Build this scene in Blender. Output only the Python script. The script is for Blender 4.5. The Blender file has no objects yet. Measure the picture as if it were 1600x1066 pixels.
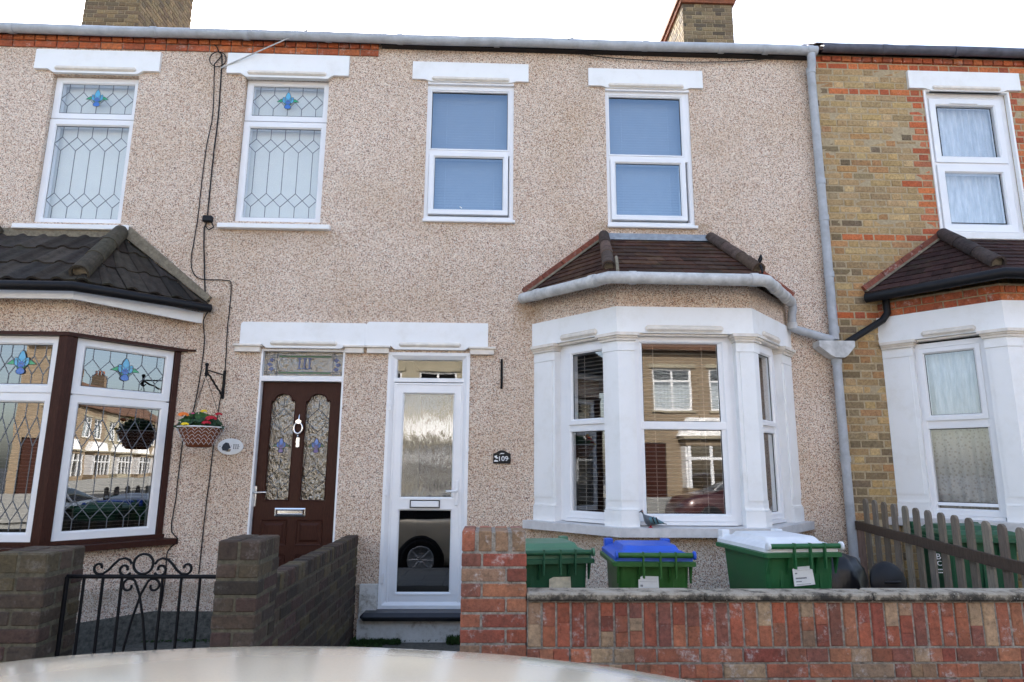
import bpy, bmesh, math, random
from mathutils import Vector, Matrix
random.seed(7)
S = bpy.context.scene
COL = S.collection
R = math.radians

# ---------------------------------------------------------------- camera
CAMH = 1.5
cam_d = bpy.data.cameras.new("camera"); cam = bpy.data.objects.new("camera", cam_d); COL.objects.link(cam)
pit, yaw, rol, foc = .1939, .0327, .007, 1023.5
fw = Vector((math.sin(yaw)*math.cos(pit), math.cos(yaw)*math.cos(pit), math.sin(pit)))
rt = Vector((math.cos(yaw), -math.sin(yaw), 0)); up = rt.cross(fw)
r2 = rt*math.cos(rol) + up*math.sin(rol); u2 = -rt*math.sin(rol) + up*math.cos(rol)
mw = Matrix((r2, u2, -fw)).transposed().to_4x4(); mw.translation = (0, -6.3, CAMH)
cam.matrix_world = mw
cam_d.sensor_width = 36; cam_d.lens = 36*foc/1600; cam_d.clip_end = 3000; cam_d.clip_start = .05
S.camera = cam

# ---------------------------------------------------------------- light
SUN_EL, SUN_AZ = R(34), R(-20)       # azimuth from +Y (behind the houses), to the left
W = bpy.data.worlds.new("World"); S.world = W; W.use_nodes = True
nt = W.node_tree; bg = nt.nodes["Background"]
sky = nt.nodes.new("ShaderNodeTexSky"); sky.sky_type = 'NISHITA'; sky.sun_disc = False
sky.sun_elevation = SUN_EL; sky.sun_rotation = SUN_AZ; sky.air_density = 1.0; sky.dust_density = 3.0; sky.ozone_density = 1.0
hz = nt.nodes.new('ShaderNodeHueSaturation'); hz.inputs['Saturation'].default_value = .85; nt.links.new(sky.outputs[0], hz.inputs['Color']); nt.links.new(hz.outputs[0], bg.inputs[0]); bg.inputs[1].default_value = .13
sd = bpy.data.lights.new("sun", 'SUN'); sun = bpy.data.objects.new("sun", sd); COL.objects.link(sun)
sd.energy = 2.6; sd.angle = R(.5); sd.color = (1, .95, .86)
sv = Vector((math.sin(SUN_AZ)*math.cos(SUN_EL), math.cos(SUN_AZ)*math.cos(SUN_EL), math.sin(SUN_EL)))
sun.rotation_euler = sv.to_track_quat('Z', 'Y').to_euler()
S.view_settings.view_transform = 'Standard'; S.view_settings.look = 'None'
S.view_settings.exposure = 2.2; S.view_settings.gamma = 1.0

# ---------------------------------------------------------------- materials
class NT:
    def __init__(s, name):
        s.m = bpy.data.materials.new(name); s.m.use_nodes = True; s.t = s.m.node_tree
        s.b = s.t.nodes["Principled BSDF"]; s.out = s.t.nodes["Material Output"]
        s.b.inputs['Specular IOR Level'].default_value = .35
        s.tc = s.t.nodes.new("ShaderNodeTexCoord")
    def n(s, typ, **k):
        nd = s.t.nodes.new(typ)
        for a, b in k.items():
            if a[0] == 'i' and a[1:].isdigit(): s.put(nd.inputs[int(a[1:])], b)
            elif a.startswith('in_'): s.put(nd.inputs[a[3:].replace('_', ' ')], b)
            else: setattr(nd, a, b)
        return nd
    def put(s, sock, v):
        if isinstance(v, bpy.types.NodeSocket): s.t.links.new(v, sock)
        else:
            if hasattr(sock.default_value, '__len__') and isinstance(v, tuple) and len(v) == 3 and len(sock.default_value) == 4: v = (*v, 1)
            sock.default_value = v
    def noise(s, scale, detail=4, rough=.6, vec=None, dist=0):
        return s.n("ShaderNodeTexNoise", in_Vector=vec or s.tc.outputs['Object'], in_Scale=float(scale), in_Detail=float(detail), in_Roughness=float(rough), in_Distortion=float(dist))
    def vor(s, scale, vec=None, feat='F1'):
        v = s.n("ShaderNodeTexVoronoi", in_Vector=vec or s.tc.outputs['Object'], in_Scale=float(scale)); v.feature = feat; return v
    def scl(s, x, y, z):
        m = s.n("ShaderNodeMapping", in_Vector=s.tc.outputs['Object']); m.inputs['Scale'].default_value = (x, y, z); return m.outputs[0]
    def ramp(s, fac, stops, const=False):
        r = s.n("ShaderNodeValToRGB", i0=fac); e = r.color_ramp.elements
        if const: r.color_ramp.interpolation = 'CONSTANT'
        while len(e) < len(stops): e.new(.5)
        for k, (p, c) in enumerate(stops):
            e[k].position = p; e[k].color = (*c, 1) if not isinstance(c, (int, float)) else (c, c, c, 1)
        return r.outputs[0]
    def mix(s, f, a, b, mode='MIX'):
        m = s.n("ShaderNodeMix"); m.data_type = 'RGBA'; m.blend_type = mode
        s.put(m.inputs[0], f); s.put(m.inputs[6], a); s.put(m.inputs[7], b); return m.outputs[2]
    def math(s, op, a, b=0.):
        m = s.n("ShaderNodeMath"); m.operation = op; s.put(m.inputs[0], a); s.put(m.inputs[1], b); return m.outputs[0]
    def base(s, c): s.put(s.b.inputs['Base Color'], c); return s
    def rough(s, c): s.put(s.b.inputs['Roughness'], c); return s
    def bump(s, h, st=.3, d=.01):
        b = s.n("ShaderNodeBump", in_Height=h, in_Strength=st, in_Distance=d); s.put(s.b.inputs['Normal'], b.outputs[0]); return s
    def z(s):
        x = s.n("ShaderNodeSeparateXYZ", i0=s.tc.outputs['Object']); return x.outputs
    def attr(s): return s.n("ShaderNodeAttribute", attribute_name="Col").outputs['Color']

def simple(name, col, rough=.5, var=.12, scale=8, metal=0, bump=0, bscale=60, spec=None):
    t = NT(name); nz = t.noise(scale, 5)
    f = t.ramp(nz.outputs[0], [(.3, 1-var), (.7, 1+var*.4)])
    t.base(t.mix(1., col, f, 'MULTIPLY')); t.rough(rough); t.b.inputs['Metallic'].default_value = metal
    if spec is not None: t.b.inputs['Specular IOR Level'].default_value = spec
    if bump: t.bump(t.noise(bscale, 4).outputs[0], bump, .004)
    return t.m

M = {}
# pebbledash
t = NT("pebbledash")
v = t.vor(152.); c = t.n("ShaderNodeSeparateColor", i0=v.outputs['Color'])
pc = t.ramp(c.outputs[0], [(0, (.03,.022,.025)), (.075, (.22,.10,.075)), (.15, (.46,.25,.18)), (.25, (.68,.52,.42)), (.48, (.80,.68,.58)), (.70, (.90,.83,.75)), (.86, (.97,.95,.91))], True)
big = t.noise(.9, 6, .65); st = t.ramp(big.outputs[0], [(.3, (.86,.80,.72)), (.55, (.98,.97,.96)), (.8, (1.05,1.05,1.06))])
v2 = t.vor(260.); c2 = t.n("ShaderNodeSeparateColor", i0=v2.outputs['Color'])
pc2 = t.mix(.22, pc, t.ramp(c2.outputs[1], [(0, (.14,.08,.06)), (.25, (.58,.42,.33)), (.6, (.88,.78,.68))], True))
stn = t.noise(3.2, 5, .7, t.scl(1, 1, .35)); sm = t.ramp(stn.outputs[0], [(.60, 0), (.78, .34)])
wall = t.mix(sm, t.mix(1., pc2, st, 'MULTIPLY'), (.42,.30,.17)); wall = t.mix(1., wall, (1.0,.965,.905), 'MULTIPLY')
X_ = t.z(); dn = t.noise(7, 6, .75); drt = t.ramp(dn.outputs[0], [(.30, .15), (.62, 1)])
def mr(a, lo, hi, tlo, thi):
    m = t.n("ShaderNodeMapRange", i0=a, i1=float(lo), i2=float(hi), i3=float(tlo), i4=float(thi)); m.interpolation_type = 'SMOOTHSTEP'; return m.outputs[0]
for (xc, hw_, zt_, zb_, cc, k_) in ((1.63,.62,3.97,3.80,(.30,.19,.09),.75),(-.25,.55,3.99,3.78,(.34,.25,.16),.35),(1.0,.13,5.75,5.2,(.36,.28,.2),.3),(-.55,.30,5.97,5.72,(.14,.11,.09),.6),(-2.15,.60,3.83,3.55,(.40,.30,.22),.4),(-4.1,.65,3.80,3.45,(.30,.24,.16),.6),(-2.72,.14,3.12,2.5,(.30,.20,.10),.6),(.36,.14,3.10,2.6,(.36,.22,.1),.55),(3.0,.12,3.05,2.7,(.36,.24,.12),.5),(1.7,1.4,.97,.72,(.30,.20,.10),.6),(-2.1,2.2,.45,.18,(.20,.17,.12),.5),(3.34,.10,5.95,5.2,(.25,.2,.15),.3),(-2.88,.22,5.97,5.5,(.25,.19,.14),.35)):
    mx_ = mr(t.math('ABSOLUTE', t.math('SUBTRACT', X_[0], xc)), hw_*.7, hw_*1.15, 1, 0); mz_ = t.math('MULTIPLY', mr(X_[2], zb_, zt_, 0, 1), mr(X_[2], zt_, zt_+.06, 1, 0))
    wall = t.mix(t.math('MULTIPLY', t.math('MULTIPLY', t.math('MULTIPLY', mx_, mz_), drt), k_), wall, cc)
t.base(wall)
t.rough(.85); t.bump(v.outputs['Distance'], .75, .006); M['pebble'] = t.m
# brick (colour attribute)
def brickmat(name, spots=0.0, grime=.5, sat=1):
    t = NT(name); a = t.attr()
    n1 = t.noise(38, 7, .78); f = t.ramp(n1.outputs[0], [(.28, .45), (.5, 1.), (.72, 1.4)])
    col = t.mix(1., a, f, 'MULTIPLY')
    n2 = t.noise(5, 6, .7); g = t.ramp(n2.outputs[0], [(.42, 0), (.72, grime)])
    col = t.mix(g, col, (.06,.05,.04))
    if spots:
        n3 = t.noise(11, 6, .75); w = t.ramp(n3.outputs[0], [(.55, 0), (.68, spots)])
        n4 = t.noise(70, 3, .6); w2 = t.ramp(n4.outputs[0], [(.4, .2), (.6, 1)])
        col = t.mix(t.mix(1., w, w2, 'MULTIPLY'), col, (.62,.56,.52))
    t.base(col); t.rough(.88); t.bump(t.noise(70, 8, .8).outputs[0], .8, .008); return t.m
M['brick'] = brickmat("brick_red", .8, .55)
M['brick_old'] = brickmat("brick_old", .16, .5)
M['brick_yellow'] = brickmat("brick_yellow", .18, .22)
def mortar(name, c0, c1):
    t = NT(name); n = t.noise(30, 6, .7); t.base(t.ramp(n.outputs[0], [(.3, c0), (.7, c1)])); t.rough(.95); t.bump(t.noise(150, 4).outputs[0], .5, .004); return t.m
M['mortar'] = mortar("mortar", (.10,.085,.07), (.44,.40,.34))
M['mortar_old'] = mortar("mortar_old", (.05,.045,.03), (.15,.13,.09))
M['mortar_yellow'] = mortar("mortar_yellow", (.30,.23,.14), (.52,.42,.27))
M['cement'] = mortar("cement_fillet", (.13,.11,.08), (.30,.26,.19))
# coping with lichen
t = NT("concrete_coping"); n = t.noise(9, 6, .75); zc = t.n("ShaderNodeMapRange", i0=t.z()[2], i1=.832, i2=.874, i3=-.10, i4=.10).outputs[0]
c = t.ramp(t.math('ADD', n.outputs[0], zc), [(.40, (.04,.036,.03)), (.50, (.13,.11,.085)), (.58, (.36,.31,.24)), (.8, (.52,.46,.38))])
l = t.ramp(t.vor(70).outputs['Distance'], [(.12, 1), (.22, 0)]); l2 = t.ramp(t.noise(14, 3).outputs[0], [(.5, 0), (.6, .8)])
t.base(t.mix(t.mix(1., l, l2, 'MULTIPLY'), c, (.66,.64,.56))); t.rough(.95); t.bump(t.noise(70, 6, .75).outputs[0], .9, .01); M['coping'] = t.m
# painted render white
t = NT("white_painted_render"); n = t.noise(4, 6, .7); c = t.ramp(n.outputs[0], [(.25, (.80,.79,.76)), (.5, (.87,.87,.86)), (.8, (.89,.89,.89))])
t.base(c); t.rough(.6); t.bump(t.noise(60, 5).outputs[0], .12, .004); M['white'] = t.m
t = NT("weathered_white_render"); n = t.noise(7, 6, .75); c = t.ramp(n.outputs[0], [(.3, (.26,.22,.17)), (.48, (.66,.64,.60)), (.8, (.82,.82,.80))])
t.base(c); t.rough(.75); t.bump(t.noise(60, 5).outputs[0], .3, .005); M['white_worn'] = t.m
M['cream'] = simple("cream_moulding", (.80,.74,.66), .6, .15, 12)
M['stone_sill'] = simple("stone_sill", (.66,.64,.63), .7, .15, 14, bump=.15)
M['upvc'] = simple("white_upvc", (.85,.85,.86), .28, .04, 5, spec=.45)
M['seal'] = simple("black_seal", (.02,.02,.02), .6)
t = NT("brown_woodgrain"); w = t.noise(30, 6, .7, t.scl(9, 9, .6)); t.base(t.ramp(w.outputs[0], [(.3, (.024,.008,.006)), (.55, (.052,.018,.012)), (.75, (.082,.031,.020))])); t.rough(.38); t.b.inputs['Specular IOR Level'].default_value=.14; t.bump(w.outputs[0], .12, .002); M['brown'] = t.m
M['lead'] = simple("lead_flashing", (.30,.34,.39), .5, .3, 20, metal=.3, bump=.2)
M['came'] = simple("lead_came", (.16,.17,.19), .45, .2, 30, metal=.5)
t = NT("roof_tile_brown"); a = t.attr(); n = t.noise(16, 6, .75); f = t.ramp(n.outputs[0], [(.3, .5), (.6, 1.1), (.8, 1.5)]); g = t.ramp(t.noise(5, 5, .7).outputs[0], [(.56, 0), (.74, .35)])
t.base(t.mix(g, t.mix(1., a, f, 'MULTIPLY'), (.075,.08,.04))); t.rough(.92); t.b.inputs['Specular IOR Level'].default_value = .2; t.bump(t.noise(110, 5, .7).outputs[0], .6, .005); M['tile'] = t.m
t = NT("grey_pvc_weathered"); n = t.noise(7, 6, .7, t.scl(1, 1, 1)); t.base(t.ramp(n.outputs[0], [(.3, (.32,.33,.345)), (.5, (.41,.43,.455)), (.75, (.50,.525,.555))])); t.rough(.5); M['gutter'] = t.m
M['gutter_pale'] = simple("pale_grey_pvc", (.58,.58,.57), .5, .35, 11)
M['black'] = simple("black_plastic", (.012,.012,.014), .4, .2, 20, spec=.2)
M['iron'] = simple("black_iron", (.008,.008,.010), .5, .3, 30, bump=.15, spec=.15)
M['chrome'] = simple("chrome", (.75,.75,.76), .18, .05, 10, metal=1)
M['slate'] = simple("slate_step", (.022,.024,.032), .35, .25, 8, bump=.1)
t = NT("weathered_wood"); a = t.attr(); w = t.noise(22, 6, .7, t.scl(8, 8, .5)); f = t.ramp(w.outputs[0], [(.3, .5), (.5, .95), (.75, 1.3)]); t.base(t.mix(1., a, f, 'MULTIPLY')); t.rough(.9); t.bump(w.outputs[0], .5, .004); M['wood'] = t.m
def plastic(name, col, var=.25):
    t = NT(name); n = t.noise(5, 6, .7); f = t.ramp(n.outputs[0], [(.3, 1-var), (.7, 1.05)]); d = t.ramp(t.noise(30, 5, .8).outputs[0], [(.62, 0), (.8, .25)])
    t.base(t.mix(d, t.mix(1., col, f, 'MULTIPLY'), (.35,.35,.3))); t.rough(t.ramp(n.outputs[0], [(.3, .35), (.7, .55)])); t.bump(t.noise(200, 3).outputs[0], .08, .002); return t.m
M['bin_green'] = plastic("bin_green", (.020,.125,.042)); M['bin_dark'] = plastic("bin_dark_green", (.020,.098,.045)); M['bin_olive'] = plastic("bin_leaf_green", (.034,.135,.028))
M['bin_blue'] = plastic("bin_blue", (.030,.115,.60)); M['bin_white'] = plastic("bin_white", (.80,.82,.84), .15); M['bin_lid'] = plastic("bin_faded_green", (.085,.21,.12), .3)
M['paper'] = simple("label_paper", (.80,.79,.76), .7, .08, 15); M['paper_old'] = simple("label_paper_faded", (.66,.58,.42), .7, .3, 25)
M['ink'] = simple("ink", (.03,.03,.04), .6); M['paint_white'] = simple("white_lettering", (.85,.85,.85), .5)
M['soil'] = mortar("concrete_ground", (.045,.042,.035), (.17,.16,.135))
t = NT("asphalt"); n = t.noise(80, 4); t.base(t.ramp(n.outputs[0], [(.3, (.035,.035,.037)), (.7, (.075,.075,.075))])); t.rough(.9); t.bump(t.vor(160).outputs['Distance'], .4, .004); M['asphalt'] = t.m
t = NT("paving_slabs"); b = t.n("ShaderNodeTexBrick", in_Vector=t.tc.outputs['Object'], in_Scale=1., in_Color1=(.26,.25,.23), in_Color2=(.32,.31,.28), in_Mortar=(.08,.08,.07)); b.inputs['Mortar Size'].default_value = .006; b.inputs['Brick Width'].default_value = .6; b.inputs['Row Height'].default_value = .45
t.base(t.mix(.35, b.outputs[0], t.ramp(t.noise(20, 5).outputs[0], [(.3, (.12,.12,.11)), (.7, (.36,.35,.32))]))); t.rough(.9); M['paving'] = t.m
M['kerb'] = simple("granite_kerb", (.30,.30,.29), .85, .3, 40, bump=.2)
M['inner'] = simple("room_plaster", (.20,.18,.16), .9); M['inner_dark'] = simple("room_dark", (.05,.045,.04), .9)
M['blind'] = simple("white_blind", (.90,.90,.82), .6, .04); M['blind_blue'] = simple("grey_blue_blind", (.42,.46,.52), .5, .04); M['blind_grey'] = simple("venetian_blind", (.42,.38,.33), .5, .1)
M['leaf'] = NT("leaf").base((.035,.10,.022)).rough(.5).m; M['leaf_dark'] = NT("leaf_dark").base((.018,.055,.02)).rough(.5).m
for k, c in dict(orange=(.85,.20,.03), yellow=(.85,.60,.02), red=(.42,.008,.02), pink=(.75,.08,.25)).items(): M[k] = simple("petal_"+k, c, .6, .2, 60)
M['terracotta'] = simple("terracotta_basket", (.22,.07,.03), .7, .25, 30, bump=.2)
M['moss'] = simple("moss", (.035,.075,.015), .95, .5, 30, bump=.6)
t = NT("net_curtain"); w = t.noise(30, 3, .6, t.scl(1, 1, .15)); t.base(t.ramp(w.outputs[0], [(.3, (.44,.48,.52)), (.7, (.70,.73,.76))])); t.rough(.9); M['net'] = t.m
t = NT("lace_curtain"); v = t.vor(34); t.base(t.ramp(v.outputs['Distance'], [(.2, (.40,.36,.31)), (.45, (.55,.51,.45))])); t.rough(.9); M['lace'] = t.m
# glass
def glass(name, refl=.2, rough=0., wob=.0, wscale=3., tint=(.9,.92,.93), milky=0., wstr=.3, wsc=(1,1,1), mcol=(.7,.72,.7), gcol=(.95,.97,1.)):
    t = NT(name); t.t.nodes.remove(t.b)
    tr = t.n("ShaderNodeBsdfTransparent", i0=tint); gl = t.n("ShaderNodeBsdfGlossy", i0=gcol); gl.inputs['Roughness'].default_value = rough
    fr = t.n("ShaderNodeLayerWeight"); fr.inputs[0].default_value = .5
    fac = t.math('ADD', t.math('MULTIPLY', t.math('POWER', fr.outputs['Facing'], 4.), .8), refl+.04); fac = t.math('MINIMUM', fac, 1.)
    if wob:
        b = t.n("ShaderNodeBump", in_Height=t.noise(wscale, 4 if wob > .001 else 2, .55, t.scl(*wsc)).outputs[0], in_Strength=wstr, in_Distance=wob); t.t.links.new(b.outputs[0], gl.inputs['Normal'])
    low = tr.outputs[0]
    if milky:
        df = t.n("ShaderNodeBsdfDiffuse", i0=mcol); mm = t.n("ShaderNodeMixShader", i0=milky); t.t.links.new(tr.outputs[0], mm.inputs[1]); t.t.links.new(df.outputs[0], mm.inputs[2]); low = mm.outputs[0]
    mx = t.n("ShaderNodeMixShader", i0=fac); t.t.links.new(low, mx.inputs[1]); t.t.links.new(gl.outputs[0], mx.inputs[2]); t.t.links.new(mx.outputs[0], t.out.inputs[0]); return t.m
M['glass'] = glass("window_glass", .13, 0, .0006, 2.2, wstr=.5)
M['glass_up'] = glass("window_glass_upper", .10, 0, .0006, 2.2, wstr=.4); M['glass_blue'] = glass("coated_blue_glass", .19, 0, .0006, 2.2, wstr=.4, tint=(.85,.92,.97), gcol=(.50,.64,.80))
M['glass_dark'] = glass("window_glass_tinted", .17, 0, .0008, 2.6, tint=(.55,.55,.55), wstr=.5)
M['glass_rain'] = glass("patterned_glass", .15, .015, .0022, 20., milky=.06, wstr=.8, wsc=(1.8, 1.8, .30), tint=(.6,.6,.6))
M['glass_crinkle'] = glass("crinkle_glass", .20, .015, .022, 24., milky=.05, wstr=1., tint=(.40,.32,.24), mcol=(.20,.14,.09), wsc=(1.3,1.3,.7), gcol=(1.,.95,.86))
t = NT('clear'); t.t.nodes.remove(t.b); tr = t.n('ShaderNodeBsdfTransparent', i0=(.98,.98,.98)); t.t.links.new(tr.outputs[0], t.out.inputs[0]); M['clear'] = t.m
M['glass_door'] = glass("door_low_glass", .11, 0, .0008, 3., tint=(.12,.12,.13), wstr=.6)
def stain(name, c):
    t = NT(name); t.base(c); t.rough(.15); t.b.inputs['Specular IOR Level'].default_value = .6; return t.m
M['st_cyan'] = stain("stained_cyan", (.10,.42,.66)); M['st_blue'] = stain("stained_blue", (.04,.16,.52)); M['st_green'] = stain("stained_green", (.03,.36,.16))
M['st_dark'] = stain("stained_dark_green", (.01,.10,.04)); M['st_violet'] = stain("stained_violet", (.10,.07,.26)); M['st_navy'] = stain("stained_navy", (.05,.09,.22))

# ---------------------------------------------------------------- mesh builder
WORLD = (Vector((0,0,0)), Vector((1,0,0)), Vector((0,1,0)), Vector((0,0,1)))
def facade(y=0.): return (Vector((0,y,0)), Vector((1,0,0)), Vector((0,0,1)), Vector((0,-1,0)))
def splay(a, b):     # a left, b right as seen from the street, plan points
    d = Vector((b[0]-a[0], b[1]-a[1], 0)).normalized(); return (Vector((a[0],a[1],0)), d, Vector((0,0,1)), Vector((d.y, -d.x, 0)))
class MB:
    def __init__(s, basis=WORLD): s.v=[]; s.f=[]; s.c=[]; s.mi=[]; s.sm=[]; s.B=basis
    def P(s, p): o,u,v,n = s.B; return o + u*p[0] + v*p[1] + n*p[2]
    def add(s, vs, fs, col=(1,1,1), mi=0, sm=False):
        k = len(s.v); s.v += [s.P(p) for p in vs]
        for f in fs: s.f.append([i+k for i in f]); s.c.append(col); s.mi.append(mi); s.sm.append(sm)
    def box(s, u0,u1,v0,v1,n0,n1, col=(1,1,1), mi=0):
        s.add([(u0,v0,n0),(u1,v0,n0),(u1,v1,n0),(u0,v1,n0),(u0,v0,n1),(u1,v0,n1),(u1,v1,n1),(u0,v1,n1)],
              [(3,2,1,0),(4,5,6,7),(0,1,5,4),(1,2,6,5),(2,3,7,6),(3,0,4,7)], col, mi)
    def cbox(s, u0,u1,v0,v1,n0,n1, c=.004, col=(1,1,1), mi=0):
        m = n1-c; J = lambda: random.uniform(-.0016,.0016)
        s.add([(u0,v0,n0),(u1,v0,n0),(u1,v1,n0),(u0,v1,n0),(u0,v0,m),(u1,v0,m),(u1,v1,m),(u0,v1,m),(u0+c+J(),v0+c+J(),n1+J()),(u1-c+J(),v0+c+J(),n1+J()),(u1-c+J(),v1-c+J(),n1+J()),(u0+c+J(),v1-c+J(),n1+J())],
              [(3,2,1,0),(0,1,5,4),(1,2,6,5),(2,3,7,6),(3,0,4,7),(8,9,10,11),(4,5,9,8),(5,6,10,9),(6,7,11,10),(7,4,8,11)], col, mi)
    def bbox(s, u0,u1,v0,v1,n0,n1, c=.006, col=(1,1,1), mi=0):   # bevelled on all edges
        vs=[]; 
        for n,e in ((n0,c),(n0+c,0),(n1-c,0),(n1,c)):
            for (u,v) in ((u0,v0),(u1,v0),(u1,v1),(u0,v1)):
                su = 1 if u==u0 else -1; sv_ = 1 if v==v0 else -1
                if e: vs.append((u+su*e, v+sv_*e, n))
                else: vs += [(u+su*c, v, n), (u, v+sv_*c, n)]
        # layer0: 0-3 ; layer1: 4-11 ; layer2: 12-19; layer3: 20-23
        fs=[(3,2,1,0),(20,21,22,23)]
        def ringorder(b): return [b+0,b+2,b+3,b+5,b+4,b+6,b+7,b+1]   # around
        a=ringorder(4); b=ringorder(12)
        for i in range(8): fs.append((a[i],a[(i+1)%8],b[(i+1)%8],b[i]))
        for base,rg,fl in ((0,a,0),(20,b,1)):
            q=[base,base+1,base+2,base+3]
            fs.append((q[0],q[1],rg[1],rg[0])); fs.append((q[1],rg[2],rg[1])); fs.append((q[1],q[2],rg[3],rg[2])); fs.append((q[2],rg[4],rg[3]))
            fs.append((q[2],q[3],rg[5],rg[4])); fs.append((q[3],rg[6],rg[5])); fs.append((q[3],q[0],rg[7],rg[6])); fs.append((q[0],rg[0],rg[7]))
        s.add(vs, fs, col, mi)
    def pane(s, u0,u1,v0,v1,n0,n1):
        s.add([(u0,v0,n1),(u1,v0,n1),(u1,v1,n1),(u0,v1,n1)],[(0,1,2,3)]); s.add([(u0,v0,n0),(u1,v0,n0),(u1,v1,n0),(u0,v1,n0),(u0,v0,n1),(u1,v0,n1),(u1,v1,n1),(u0,v1,n1)],[(3,2,1,0),(0,1,5,4),(1,2,6,5),(2,3,7,6),(3,0,4,7)],mi=1)
    def prism(s, poly, n0, n1, col=(1,1,1), mi=0, sm=False):
        k=len(poly); vs=[(p[0],p[1],n0) for p in poly]+[(p[0],p[1],n1) for p in poly]
        s.add(vs, [tuple(range(k))[::-1], tuple(range(k,2*k))], col, mi); s.add(vs, [(i,(i+1)%k,(i+1)%k+k,i+k) for i in range(k)], col, mi, sm)
    def ring(s, u0,u1,v0,v1, prof, col=(1,1,1), mi=0):   # prof: (inset, n), closed loop
        k=len(prof); vs=[]
        for (cu,cv,su,sv_) in ((u0,v0,1,1),(u1,v0,-1,1),(u1,v1,-1,-1),(u0,v1,1,-1)):
            vs += [(cu+su*o, cv+sv_*o, n) for o,n in prof]
        fs=[]
        for a in range(4):
            b=(a+1)%4
            for i in range(k): j=(i+1)%k; fs.append((a*k+i,b*k+i,b*k+j,a*k+j))
        s.add(vs, fs, col, mi)
    def tube(s, pts, r, seg=10, col=(1,1,1), mi=0, cap=True, sm=True):
        pts=[Vector(p) for p in pts]; rs = r if isinstance(r,(list,tuple)) else [r]*len(pts)
        n=len(pts); tang=[]
        for i in range(n):
            a = pts[i]-pts[i-1] if i>0 else pts[1]-pts[0]; b = pts[i+1]-pts[i] if i<n-1 else a
            tv=(a.normalized()+b.normalized()); tang.append(tv.normalized() if tv.length>1e-6 else a.normalized())
        up_=Vector((0,0,1)) if abs(tang[0].z)<.9 else Vector((1,0,0))
        x=tang[0].cross(up_).normalized(); vs=[]
        for i in range(n):
            x=(x-tang[i]*x.dot(tang[i])).normalized(); y=tang[i].cross(x)
            for k in range(seg):
                a=2*math.pi*k/seg; vs.append(pts[i]+x*math.cos(a)*rs[i]+y*math.sin(a)*rs[i])
        fs=[(i*seg+k,i*seg+(k+1)%seg,(i+1)*seg+(k+1)%seg,(i+1)*seg+k) for i in range(n-1) for k in range(seg)]
        s.add(vs, fs, col, mi, sm)
        if cap: s.add(vs[:seg], [tuple(range(seg))[::-1]], col, mi); s.add(vs[-seg:], [tuple(range(seg))], col, mi)
    def lathe(s, prof, cen=(0,0,0), seg=24, col=(1,1,1), mi=0, sx=1, sy=1, sm=True):
        vs=[]
        for r,zz in prof:
            for k in range(seg): a=2*math.pi*k/seg; vs.append((cen[0]+r*sx*math.cos(a), cen[1]+r*sy*math.sin(a), cen[2]+zz))
        fs=[(i*seg+k,i*seg+(k+1)%seg,(i+1)*seg+(k+1)%seg,(i+1)*seg+k) for i in range(len(prof)-1) for k in range(seg)]
        s.add(vs, fs, col, mi, sm)
        s.add(vs[:seg],[tuple(range(seg))[::-1]],col,mi); s.add(vs[-seg:],[tuple(range(seg))],col,mi)
    def blob(s, c, rx, ry, rz, seg=10, rings=7, jit=0., col=(1,1,1), mi=0):
        vs=[]; 
        for i in range(rings+1):
            th=math.pi*i/rings
            for k in range(seg):
                a=2*math.pi*k/seg; j=1+random.uniform(-jit,jit)
                vs.append((c[0]+rx*j*math.sin(th)*math.cos(a), c[1]+ry*j*math.sin(th)*math.sin(a), c[2]+rz*j*math.cos(th)))
        fs=[(i*seg+k,i*seg+(k+1)%seg,(i+1)*seg+(k+1)%seg,(i+1)*seg+k) for i in range(rings) for k in range(seg)]
        s.add(vs,fs,col,mi,True)
    def build(s, name, mats, parent=None, recalc=True, loc=None):
        if not isinstance(mats,(list,tuple)): mats=[mats]
        if loc is not None: L=Vector(loc); vs=[v-L for v in s.v]
        else: vs=s.v
        me=bpy.data.meshes.new(name); me.from_pydata([tuple(v) for v in vs],[],s.f)
        for m in mats: me.materials.append(m)
        me.polygons.foreach_set('material_index', s.mi); me.polygons.foreach_set('use_smooth', s.sm)
        ca=me.color_attributes.new('Col','FLOAT_COLOR','CORNER'); buf=[]
        for p,c in zip(me.polygons,s.c): buf += [c[0],c[1],c[2],1.]*p.loop_total
        ca.data.foreach_set('color', buf)
        if recalc:
            bm=bmesh.new(); bm.from_mesh(me); bmesh.ops.recalc_face_normals(bm, faces=bm.faces); bm.to_mesh(me); bm.free()
        me.update(); o=bpy.data.objects.new(name,me); COL.objects.link(o)
        if loc is not None: o.location=loc
        if parent: o.parent=parent
        return o
def tag(o, label=None, cat=None, group=None, kind=None):
    if label: o['label']=label
    if cat: o['category']=cat
    if group: o['group']=group
    if kind: o['kind']=kind
    return o
def empty(name, label, cat, group=None, loc=(0,0,0)):
    o=bpy.data.objects.new(name,None); COL.objects.link(o); o.empty_display_size=.2; o.location=loc; return tag(o,label,cat,group)
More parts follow.
